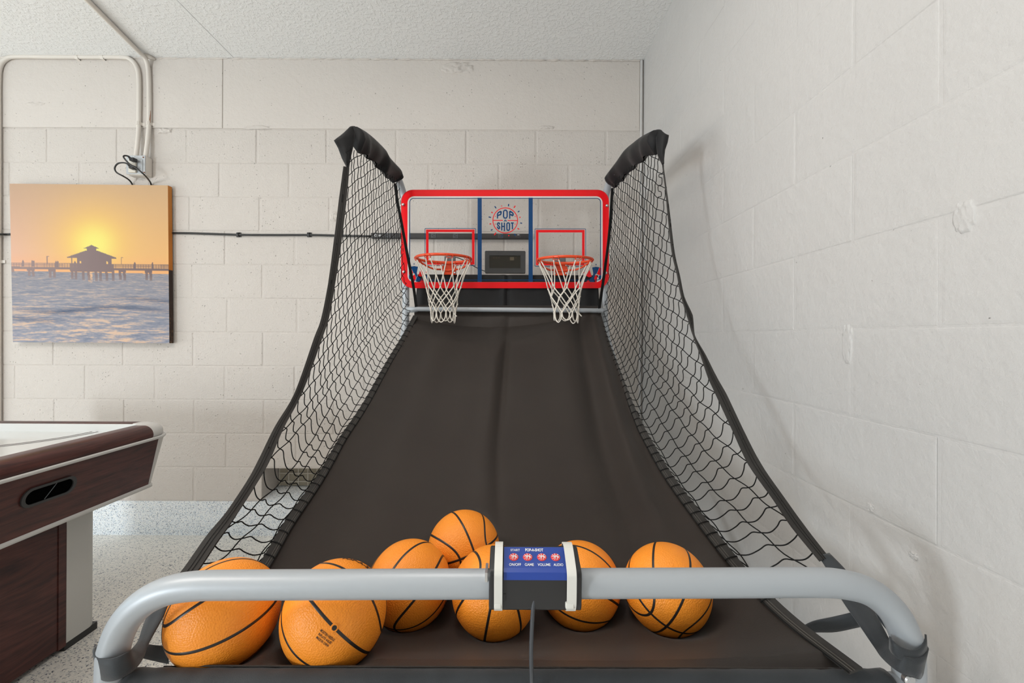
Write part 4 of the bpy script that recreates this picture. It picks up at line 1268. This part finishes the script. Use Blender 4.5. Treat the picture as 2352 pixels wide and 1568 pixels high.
# ------------------------------------------------------------------ sleeves, side nets, bands, straps
upL = [(915.6, 402), (912, 388), (887.5, 361.6), (875, 341), (852, 318), (830, 300), (813, 290)]
loL = [(907, 420), (899, 414), (884, 401), (869, 384), (853, 368), (839, 357), (829, 350)]
upR = [(1400, 402), (1408, 391), (1421, 374), (1444, 342.5), (1467, 323), (1487, 309), (1509, 298)]
loR = [(1408, 432), (1420, 421), (1434, 407.5), (1453, 387), (1468, 375), (1484, 360), (1503, 354)]
def sleeve(side):
    up, lo, fn, sg = (upL, loL, armL, -1) if side == 'l' else (upR, loR, armR, 1)
    A = spline([U(x, y, fn(x)) for x, y in up], 6)
    B = spline([U(x, y, fn(up[k][0]) + .005) for k, (x, y) in enumerate(lo)], 6)
    rows = []
    n = len(A)
    for i in range(n):
        t = (A[min(i + 1, n - 1)] - A[max(0, i - 1)]); t.z = 0; t.normalize()
        nn = Vector((-t.y, t.x, 0)) * (-sg)       # outward side
        zt_, zb_ = A[i].z, B[i].z
        base = A[i]; low = Vector((B[i].x, B[i].y, zb_))
        w = .029
        row = []
        for (k, (off, fz)) in enumerate([(-.10, 1.0), (-.35, .90), (-.75, .70), (-1, .48), (-1, .26), (-.75, .09), (-.4, .02), (0, 0), (.4, .02), (.75, .09), (1, .26), (1, .48), (.75, .70), (.35, .90), (.10, 1.0)]):
            p = base.lerp(low, fz)
            p = Vector((p.x, p.y, lerp(zt_, zb_, fz)))
            wr_ = .009 * math.sin(i * .75 + fz * 4 + off) * fz * fz * (1 - .4 * fz) * 1.6 + .006 * fz * noise.noise(Vector((i * .5, fz * 4, off)))
            row.append(p + nn * (off * w + wr_))
        rows.append(row)
    v, f = sheet(rows)
    m = len(rows[0])
    f.append(tuple(range(m))); f.append(tuple(reversed(range((n - 1) * m, n * m))))
    s = recalc(obj('arm_sleeve', v, f, MAT['black_fabric'], G, True))
    s['label'] = 'black fabric sleeve over the forward arm'
    if side == 'l':
        oe = [(800, 299, 1.60), (767, 323, 1.545), (777, 341, 1.555), (786, 364, 1.56), (794, 379, 1.56), (799, 388, 1.56)]
        ie = [(815, 290, 1.615), (815, 312, 1.60), (811, 337, 1.59), (807, 354, 1.58), (803, 373, 1.57), (801, 388, 1.56)]
    else:
        oe = [(1522, 306, 1.60), (1536, 311, 1.575), (1533, 327, 1.575), (1527, 344, 1.575), (1525, 362, 1.575), (1523, 378, 1.574)]
        ie = [(1508, 298, 1.615), (1507, 318, 1.60), (1508, 340, 1.59), (1511, 357, 1.585), (1516, 368, 1.58), (1521, 378, 1.574)]
    def poly(pts, n):
        P = [U(*p) for p in pts]
        return [P[i].lerp(P[i + 1], k / n) for i in range(len(P) - 1) for k in range(n)] + [P[-1]]
    O_, I_ = poly(oe, 5), poly(ie, 5)
    rows = []
    for a, b in zip(O_, I_):
        rows.append([a.lerp(b, k / 8) + Vector((0, -.012 * math.sin(math.pi * k / 8), 0)) for k in range(9)])
    solidify(obj('corner_flap', *sheet(rows), MAT['black_fabric'], s, True), .003)
    return A, B
sleeve('l'); sleeve('r')

bandR = [(1522, 376, 5), (1531, 446, 6), (1536, 492, 8), (1546, 578, 9), (1558, 631, 9), (1568, 681, 10), (1584, 724, 16), (1594, 771, 7), (1615, 816, 15), (1636, 866, 22), (1657, 907, 25), (1694, 986, 26), (1733, 1065, 29), (1788, 1144, 29), (1831, 1206, 32), (1893, 1284, 30)]
bandL = [(384, 791, 800), (459, 780, 794.5), (558, 768, 782), (652, 756, 767), (731, 740, 753), (777, 723, 738), (900, 680.6, 692), (981, 633, 650), (1060, 594, 616), (1108, 568, 588), (1178, 521, 543), (1237, 470, 505), (1304, 421, 462), (1345, 386, 430)]
def dBR(x): return 0.6404 / ((x - CX) / F + 0.058)
def dBL(x): return 0.6586 / ((CX - x) / F + 0.055)
cR = spline([U(x, y, dBR(x)) for x, y, w in bandR], 5)
wR = np.repeat([w for *_, w in bandR], 1)
wRs = np.interp(np.linspace(0, len(bandR) - 1, len(cR)), range(len(bandR)), wR)
cL = spline([U((a + b) / 2, y, dBL((a + b) / 2)) for y, a, b in bandL], 5)
wLs = np.interp(np.linspace(0, len(bandL) - 1, len(cL)), range(len(bandL)), [b - a for y, a, b in bandL])
def band(C, Wp, sg):
    Wv = []
    for i, (p, w) in enumerate(zip(C, Wp)):
        t = (C[min(i + 1, len(C) - 1)] - C[max(0, i - 1)]).normalized()
        side = Vector((1, 0, 0)) - t * t.x
        side = (side.normalized() * (w * p.y / F) * abs(side.normalized().x) if side.length > .05 else Vector((.02, 0, 0)))
        full = .030
        # the strap keeps its width; where the photo shows it edge-on it turns towards the view direction
        vx = min(side.length, full)
        vy = math.sqrt(max(0, full ** 2 - vx ** 2)) * .6
        Wv.append(side.normalized() * vx + Vector((0, vy, 0)))
    o = obj('net_band', *ribbon(C, Wv, .004), MAT['hem'], G)
    for k in (-.12, .12):
        obj('stitching', *tube([p + w * k + Vector((-.001 * sg, -.0032, .0016)) for p, w in zip(C, Wv)], .0006, 4), MAT['net_black'], o)
    return o
band(cR, wRs, 1); band(cL, wLs, -1)

def zsl_fn(side):
    up, lo, fn = (upL, loL, armL) if side == 'l' else (upR, loR, armR)
    P = sorted([(U(x, y, fn(up[k][0]) + .005).y, U(x, y, fn(up[k][0]) + .005).z) for k, (x, y) in enumerate(lo)])
    return lambda d: interp(d, [p[0] for p in P], [p[1] for p in P])
def net(side):
    sg = 1 if side == 'r' else -1
    C = cR if side == 'r' else cL
    bs = sorted([(p.z, p.y, p.x) for p in C])
    bz, bd, bx_ = [b[0] for b in bs], [b[1] for b in bs], [b[2] for b in bs]
    zsl = zsl_fn(side)
    bmono = sorted([(p.y, p.z, p.x) for p in C])
    def ztop(d):
        if d < bmono[-1][0]: return interp(d, [b[0] for b in bmono], [b[1] for b in bmono])
        return zsl(d)
    xe = xR if side == 'r' else xL
    def xtop(d):
        if d < bmono[-1][0]: return interp(d, [b[0] for b in bmono], [b[2] for b in bmono])
        return (-(0.7195 - .094 * d) if side == 'l' else (0.7336 - .125 * d))
    def P(d, z):
        a, b = zhem(d), ztop(d)
        v = (z - a) / max(b - a, .02)
        v = max(-0.2, min(1.1, v))
        return Vector((lerp(xe(d), xtop(d), v) + sg * .012 * math.sin(math.pi * max(0, min(1, v))), d, z))
    dbk = 2.075
    def inside(d, z):
        return d < dbk and d > interp(z, bz, bd) - .004 and z < zsl(d) + .006 and z > zhem(d) - .004 and d > .80
    def sp(d):
        k = 1.0 if side == 'r' else interp(d, [.8, 1.2, 1.6], [.74, .80, 1.0])
        return k * interp(d, [.8, 1.14, 1.43, 1.62, 1.9, 2.08], [.050, .055, .070, .074, .060, .047])
    def phs(d): return interp(d, [.8, 1.14, 1.43, 1.62, 1.72, 2.08], [.12, .14, .22, .42, .58, .9])
    rg = random.Random(5 if side == 'r' else 9)
    def zA(k, d):
        if k < 0: return zhem(d)
        z = zhem(d) + (min(k, 2) + phs(d)) * sp(d) + max(0, k - 2) * interp(d, [.8, 1.14, 1.5], [.050, .052, .044])
        if side == 'l' and k in (2, 3): z += (-.010 if k == 3 else .012) * math.sin(d * 4.0) 
        return z
    nt = MB()
    R = .0014
    def emit(pts):
        run = []
        for p in pts:
            if inside(p[0], p[1]): run.append(P(*p))
            else:
                if len(run) > 1: nt.add(tube(run, R, 5, caps=False))
                run = []
        if len(run) > 1: nt.add(tube(run, R, 5, caps=False))
    NA = 22
    for k in range(NA):
        emit([(d, zA(k, d) + .002 * math.sin(d * 60 + k)) for d in np.arange(.80, 2.08, .012)])
    sh = [0, .040, .088, .125, .150, .166, .178] + [.186 + .006 * i for i in range(NA)]
    d0 = .84
    while d0 < 2.75:
        J = [rg.uniform(-.005, .005) for _ in range(NA + 2)]
        kn = []
        for k in range(-1, NA):
            s_ = sh[k + 1]
            dk = d0 - s_ + (J[k + 1] if k >= 0 else 0)
            kn.append((dk, zA(k, dk)))
        pts = []
        for a, b in zip(kn[:-1], kn[1:]):
            L = b[1] - a[1]
            wob = (.0062 + .003 * rg.random()) * interp(a[1] - zhem(max(.7, a[0])), [0, .25, .5], [1.0, .8, .45])
            pts += [(a[0], a[1]), (lerp(a[0], b[0], .25) - wob * .9, lerp(a[1], b[1], .20)), (lerp(a[0], b[0], .55) - wob * .25, lerp(a[1], b[1], .55)), (lerp(a[0], b[0], .80) + wob * .75, lerp(a[1], b[1], .86))]
        pts.append(kn[-1])
        fine = [(q.x, q.y) for q in spline([Vector((x, y, 0)) for x, y in pts], 4)]
        emit(fine)
        # loop over the hem
        if d0 < 2.06:
            w = .022 if side == 'l' else interp(d0, [1.0, 1.5, 1.75, 2.1], [.026, .024, .012, .010])
            o_ = Vector((xe(d0), d0, zhem(d0) + .005)); i_ = Vector((xe(d0) - sg * w, d0 - .004, zhem(d0) - .001))
            nt.add(tube([o_ + Vector((sg * .002, 0, -.004)), o_ + Vector((0, 0, .0012)), i_.lerp(o_, .5) + Vector((0, 0, .0030)), i_ + Vector((0, 0, .0018)), i_ + Vector((-sg * .001, 0, -.002))], .0014, 5))
        d0 += interp(d0, [.8, 1.2, 1.6, 1.8, 2.1], [.042, .040, .032, .026, .025])
    o = nt.build('side_net', MAT['net_black'], G, True)
    o['label'] = 'black knotted cord net closing one side of the ramp'
net('l'); net('r')
# black cord closing the back edge of each net
for pts in ([(907, 421, 2.06), (914, 470, 2.065), (921, 505, 2.07), (931, 560, 2.075), (941, 612, 2.08), (950, 660, 2.085), (957, 712, 2.09)],
            [(1406.5, 432, 2.06), (1402.5, 500, 2.066), (1397, 560, 2.072), (1389, 620, 2.08), (1382, 670, 2.085), (1375.5, 714, 2.09)]):
    Pp = spline([U(*p) for p in pts], 5)
    obj('net_edge', *ribbon(Pp, [(.012, .004, .002)] * len(Pp), .005), MAT['net_black'], G)

def strap(rows, name='strap', th=.0025, n=6):
    """rows: (x1, y1, x2, y2, depth) edge-to-edge pairs along the strap."""
    A = spline([U(r[0], r[1], r[4]) for r in rows], n); B = spline([U(r[2], r[3], r[5] if len(r) > 5 else r[4]) for r in rows], n)
    o = obj(name, *sheet([[a, a.lerp(b, .33), a.lerp(b, .67), b] for a, b in zip(A, B)]), MAT['strap'], G, True)
    solidify(o, th, 0)
    return o
# right: from the net band down behind the handle, round its leg
strap([(1880, 1276, 1905, 1270, .838), (1908, 1322, 1945, 1312, .80), (1931, 1372, 1990, 1372, .765), (1977, 1440, 2020, 1425, .72), (2008, 1486, 2042, 1466, .690), (2028, 1513, 2052, 1485, .665), (2062, 1541, 2072, 1503, .634), (2094, 1553, 2096, 1511, .630), (2113, 1557, 2120, 1506, .634), (2121, 1530, 2131, 1489, .652), (2108, 1520, 2122, 1476, .672)])
strap([(2044, 1490, 2044, 1461, .655), (2050, 1500, 2050, 1471, .640), (2066, 1514, 2066, 1483, .633), (2090, 1521, 2090, 1492, .632), (2112, 1522, 2112, 1489, .634), (2126, 1508, 2125, 1470, .646), (2128, 1490, 2126, 1456, .658)], 'strap_wrap')
strap([(2004, 1388, 2036, 1400, .70), (2018, 1420, 2050, 1430, .695), (2040, 1448, 2054, 1456, .685)], 'strap_tail')
strap([(1856, 1452, 1840, 1440, .775), (1878, 1451, 1870, 1426, .775), (1920, 1450, 1912, 1417, .768), (1978, 1438, 1960, 1406, .755)], 'corner_strap')
# left: the same, partly behind the end ball
strap([(458, 1312, 412, 1316, .840), (440, 1335, 392, 1345, .80), (392, 1382, 348, 1398, .76), (372, 1420, 330, 1436, .74), (345, 1470, 318, 1470, .71), (328, 1512, 302, 1490, .675), (305, 1540, 296, 1496, .645), (270, 1560, 262, 1511, .630), (240, 1562, 232, 1512, .632), (222, 1545, 215, 1494, .645), (228, 1525, 224, 1480, .668)])
strap([(385, 1484, 388, 1524, .80), (355, 1481, 356, 1518, .785), (326, 1477, 322, 1510, .755)], 'corner_strap')

# ------------------------------------------------------------------ control box on the handle
xa, xb = U(1123, 1320, .628).x, U(1336.5, 1320, .628).x
prof = [(.6365, .779), (.631, .781), (.6275, .787), (.6255, .830), (.6275, .836), (.632, .8395), (.671, .8525), (.678, .852), (.682, .846), (.683, .79), (.676, .782)]
n_ = len(prof)
v_ = [(xa, y, z) for y, z in prof] + [(xb, y, z) for y, z in prof]
f_ = [tuple(range(n_)), tuple(reversed(range(n_, 2 * n_)))] + [(i, n_ + i, n_ + (i + 1) % n_, (i + 1) % n_) for i in range(n_)]
cbx = recalc(obj('control_box', v_, f_, MAT['black_plastic'], G)); bevel(cbx, .0025, 3)
cbx['label'] = 'black button box strapped to the front handle'
LZ = lambda y: .8395 + (y - .632) * (.8525 - .8395) / (.671 - .632)
lx0, lx1 = U(1157.5, 1290, .648).x, U(1299, 1290, .648).x
LY0, LY1 = .6335, .6705
def lab_pt(u, v, h=.0006):       # u left-right, v 0 at the back edge .. 1 at the front edge
    y = lerp(LY1, LY0, v)
    nn = Vector((0, -(.8525 - .8395), (.671 - .632))).normalized()
    return Vector((lerp(lx0, lx1, u), y, LZ(y))) + nn * h
q = [lab_pt(0, 0), lab_pt(1, 0), lab_pt(1, 1), lab_pt(0, 1)]
q2 = [lab_pt(0, 0, 0), lab_pt(1, 0, 0), lab_pt(1, 1, 0), lab_pt(0, 1, 0)]
# the label also folds a little way down the front face
fold = [Vector((lx0, .6261, .8275)), Vector((lx1, .6261, .8275))]
fold_t = [Vector((lx0, .6268, .8365)), Vector((lx1, .6268, .8365))]
lbv = [q[0], q[1], q[2], q[3], fold_t[1] + Vector((0, -.0004, .0012)), fold_t[0] + Vector((0, -.0004, .0012)), fold[1] + Vector((0, -.0012, 0)), fold[0] + Vector((0, -.0012, 0))]
lb = obj('button_label', lbv, [(3, 2, 1, 0), (5, 4, 2, 3), (7, 6, 4, 5)], MAT['label_blue'], G)
def lab_text(body, u, v, w, h, mat, bold=.012):
    vv, ff = text_poly(body, bold)
    return obj('lettering', [lab_pt(u + a * w, v - b * h, .0011) for a, b in vv], ff, mat, lb)
def ux(px): return (U(px, 1285, .652).x - lx0) / (lx1 - lx0)
uu = [ux(1180), ux(1212), ux(1244.5), ux(1276)]
lab_text('START', ux(1183.5), .165, .155, .115, MAT['label_white'])
lab_text('POP-A-SHOT', ux(1228), .155, .30, .15, MAT['label_white'], .03)
for k, (w, wd, uo) in enumerate((('ON/OFF', .19, .02), ('GAME', .145, .02), ('VOLUME', .205, .025), ('AUDIO', .155, .03))):
    lab_text(w, uu[k] + uo, .86, wd, .125, MAT['label_white'])
    cpt = lab_pt(uu[k], .50, .0008)
    ex = (lab_pt(1, .5) - lab_pt(0, .5)).normalized(); ey = (lab_pt(.5, 0) - lab_pt(.5, 1)).normalized(); ez = ex.cross(ey)
    rr = .0071
    ring = [cpt + ex * rr * math.cos(a) + ey * rr * math.sin(a) for a in np.linspace(0, 2 * math.pi, 28, endpoint=False)]
    top = [p * .9 + cpt * .1 + ez * .0008 for p in ring]
    bt = obj('button', ring + top, [(i, (i + 1) % 28, 28 + (i + 1) % 28, 28 + i) for i in range(28)] + [tuple(range(28, 56))], MAT['label_red'], lb)
    ln = MB()
    for P in ([(-.95, .1), (0, .02), (.95, .12)], [(-.25, -.93), (-.05, 0), (-.15, .93)], [(-.75, .6), (-.35, .25), (.1, .25), (.75, .62)], [(.25, -.9), (.45, -.2), (.35, .3), (.55, .78)], [(-.75, -.55), (-.3, -.35), (-.1, .1)], [(.3, .05), (.6, -.2), (.85, -.4)]):
        pts = spline([cpt + ex * rr * .88 * a + ey * rr * .88 * b + ez * .0011 for a, b in P], 4)
        ln.add(tube(pts, .00042, 4))
    ln.build('ball_lines', MAT['label_white'], bt)
for (a, b, tx) in ((1135, 1154, 0), (1302, 1324, 1)):
    x0, x1 = U(a, 1320, .624).x, U(b, 1320, .624).x
    loop = [(.660, .857), (.632, .8445), (.6235, .838), (.6215, .829), (.6230, .800), (.6265, .788), (.634, .7795), (.648, .776), (.668, .777), (.686, .786), (.6885, .82), (.687, .848), (.676, .857)]
    P = spline([Vector(((x0 + x1) / 2, y, z)) for y, z in loop], 5, True)
    P.append(P[0])
    o = obj('cable_tie', *ribbon(P, [(x1 - x0, 0, 0)] * len(P), .0022), MAT['tie'], cbx)
    c0 = U((a + b) / 2 - 1 - 4 * tx, 1386, .628)
    hd = recalc(obj('tie_head', *box(c0.x - .0052 - .001 * tx, c0.x + .0052 + .001 * tx, .6225, .634, c0.z - .005, c0.z + .004), MAT['tie'], cbx)); bevel(hd, .0015, 2)
for px in (1148, 1312):
    c0 = U(px + 8, 1373, .63)
    obj('end_clip', *box(c0.x - .006, c0.x + .004, .626, .64, c0.z - .002, c0.z + .008), MAT['black_plastic'], cbx)
c0 = U(1118, 1312, .655)
obj('side_latch', *box(c0.x - .002, c0.x + .002, .640, .668, c0.z - .008, c0.z + .006), MAT['zinc'], cbx)
wp = [U(1227, 1366, .632), U(1226, 1376, .630), U(1223.5, 1410, .628), U(1221, 1460, .627), U(1220, 1510, .626), U(1221.5, 1570, .6265), U(1224, 1700, .630), U(1226, 2000, .64)]
wr_ = obj('control_cable', *tube(spline(wp, 8), .0030, 10), MAT['cable'], cbx, True)

# ------------------------------------------------------------------ basketballs
bm = bmesh.new()
bmesh.ops.create_icosphere(bm, subdivisions=6, radius=BR)
ball_me = bpy.data.meshes.new('basketball'); bm.to_mesh(ball_me); bm.free()
ball_me.materials.append(MAT['ball']); ball_me.polygons.foreach_set('use_smooth', [True] * len(ball_me.polygons))
def on_ball(n, lift): return n.normalized() * (BR + lift)
def seam_strip(curve, w=.0046):
    n = len(curve); v = []
    for i in range(n):
        p = curve[i]; t = curve[(i + 1) % n] - curve[i - 1]
        s = p.cross(t).normalized() * (w / 2 / BR)
        for k, lf in ((-1.0, .00015), (-.55, .0005), (.55, .0005), (1.0, .00015)): v.append(on_ball(p + s * k, lf))
    return v, [(i * 4 + k, i * 4 + k + 1, ((i + 1) % n) * 4 + k + 1, ((i + 1) % n) * 4 + k) for i in range(n) for k in range(3)]
th = np.linspace(0, 2 * math.pi, 120, endpoint=False)
circ_x = [Vector((0, math.cos(a), math.sin(a))) for a in th]
circ_z = [Vector((math.cos(a), math.sin(a), 0)) for a in th]
def oval(sg):
    out = []
    for a in th:
        al, be = math.radians(67), math.radians(42)
        rho = 1 / math.sqrt((math.cos(a) / al) ** 2 + (math.sin(a) / be) ** 2)
        out.append(Vector((sg * math.cos(rho), math.sin(rho) * math.cos(a), math.sin(rho) * math.sin(a))))
    return out
seam_mb = MB()
for c in (circ_x, circ_z, oval(1), oval(-1)): seam_mb.add(seam_strip(c))
seam_me = bpy.data.meshes.new('seam'); seam_me.from_pydata(seam_mb.v, [], seam_mb.f); seam_me.materials.append(MAT['seam']); seam_me.polygons.foreach_set('use_smooth', [True] * len(seam_mb.f)); seam_me.update()
def hit(c, px, py):
    """Unit normal where the sight line through a photo pixel meets the ball (or passes nearest)."""
    o_ = Vector((0, 0, CZ)); dr = (U(px, py, 1.0) - o_).normalized()
    tca = (c - o_).dot(dr); d2 = (c - o_).length_squared - tca * tca
    th_ = math.sqrt(max(0, BR * BR - d2))
    return ((o_ + dr * (tca - th_)) - c).normalized()
def tangent(n, c, px, py, dx, dy):
    t = U(px + dx, py + dy, c.y) - U(px, py, c.y)
    return (t - n * t.dot(n)).normalized()
BALLS_SPEC = {
    # where the long seams cross (a photo pixel), and another pixel the middle seam runs through
    'b1': ((374, 1486), (560, 1445), 'orange basketball at the ramp corner beside the air hockey table'),
    'b2': ((861, 1511), (768, 1441), 'orange basketball at the front of the ramp with its inflation valve facing out'),
    'b3': ((874, 1432), (915, 1290), 'orange basketball behind the valve-side ball, black lettering along its underside'),
    'b4': ((1090, 1270), (1060, 1200), 'orange basketball lying farthest up the ramp, behind the others'),
    'b5': ((1142, 1318), (1113, 1470), 'orange basketball half hidden by the black button box, with the cable hanging past it'),
    'b6': ((1424, 1392), (1340, 1340), 'orange basketball half under the button box, beside the one with crossing seams'),
    'b7': ((1531, 1438), (1567, 1382), 'orange basketball resting alone nearest the bare right wall, seams crossing low')}
ball_obj, ball_rot = {}, {}
for k, (yp, tp, lab) in BALLS_SPEC.items():
    c = BC[k]
    y_ = hit(c, *yp)
    x_ = y_.cross(hit(c, *tp)).normalized()
    z_ = x_.cross(y_)
    R3 = Matrix(((x_.x, y_.x, z_.x), (x_.y, y_.y, z_.y), (x_.z, y_.z, z_.z)))
    o = bpy.data.objects.new('basketball', ball_me); COL.objects.link(o)
    o.matrix_world = Matrix.Translation(c) @ R3.to_4x4()
    tag(o, lab, 'basketball', 'basketballs on the arcade ramp')
    s = bpy.data.objects.new('seam', seam_me); COL.objects.link(s); s.parent = o
    ball_obj[k], ball_rot[k] = o, R3
def ball_text(k, lines, px, py, dx, dy, w, h, gap=1.35, bold=.02):
    c = BC[k]; n = hit(c, px, py); t = tangent(n, c, px, py, dx, dy); b = n.cross(t)
    Rt = ball_rot[k].transposed()
    mb = MB()
    for i, (body, ww) in enumerate(lines):
        vv, ff = text_poly(body, bold)
        off = -(i - (len(lines) - 1) / 2) * h * gap
        V = []
        for a, q in vv:
            p = n * BR + t * (a * ww * w) + b * (q * h + off)
            V.append(Rt @ (p.normalized() * (BR + .00055)))
        mb.add((V, ff))
    me = bpy.data.meshes.new('lettering'); me.from_pydata(mb.v, [], mb.f); me.materials.append(MAT['ink']); me.update()
    o = bpy.data.objects.new('lettering', me); COL.objects.link(o); o.parent = ball_obj[k]
ball_text('b2', [('MOISTEN NEEDLE', 1.0), ('INFLATE 4-6LBS', .92), ('MADE IN CHINA', .88)], 746.5, 1466, .78, .63, .0265, .0036, 1.45)
ball_text('b2', [('POP-A-SHOT', 1.0)], 836, 1297, .95, .12, .085, .013, bold=.03)
ball_text('b3', [('POP-A-SHOT', 1.0)], 1022, 1418, .80, -.60, .085, .013, bold=.03)
ball_text('b5', [('SHOT', 1.0)], 1064, 1286, .50, -.86, .030, .011, bold=.03)
# inflation valve
c = BC['b2']; n = hit(c, 768, 1441); Rt = ball_rot['b2'].transposed()
nl = Rt @ n; tl = nl.orthogonal().normalized(); bl = nl.cross(tl)
vm = MB()
ringp = [[nl * (BR + lf) + (tl * math.cos(a) + bl * math.sin(a)) * r for a in np.linspace(0, 2 * math.pi, 20, endpoint=False)] for r, lf in ((.0062, .0000), (.0055, .0010), (.0040, .0011))]
vm.add(([p for r in ringp for p in r], [(a * 20 + i, a * 20 + (i + 1) % 20, (a + 1) * 20 + (i + 1) % 20, (a + 1) * 20 + i) for a in range(2) for i in range(20)] + [tuple(range(40, 60))]))
for (nm, mb, mt) in (('valve_collar', vm, 'ball'),):
    me = bpy.data.meshes.new(nm); me.from_pydata([tuple(p) for p in mb.v], [], mb.f); me.materials.append(MAT[mt]); me.update()
    o = bpy.data.objects.new(nm, me); COL.objects.link(o); o.parent = ball_obj['b2']
vd = [nl * (BR + .0014) + (tl * math.cos(a) + bl * math.sin(a)) * .0036 for a in np.linspace(0, 2 * math.pi, 18, endpoint=False)]
me = bpy.data.meshes.new('valve'); me.from_pydata([tuple(p) for p in vd], [], [tuple(range(18))]); me.materials.append(MAT['seam']); me.update()
o = bpy.data.objects.new('valve', me); COL.objects.link(o); o.parent = ball_obj['b2']

bpy.context.view_layer.update()
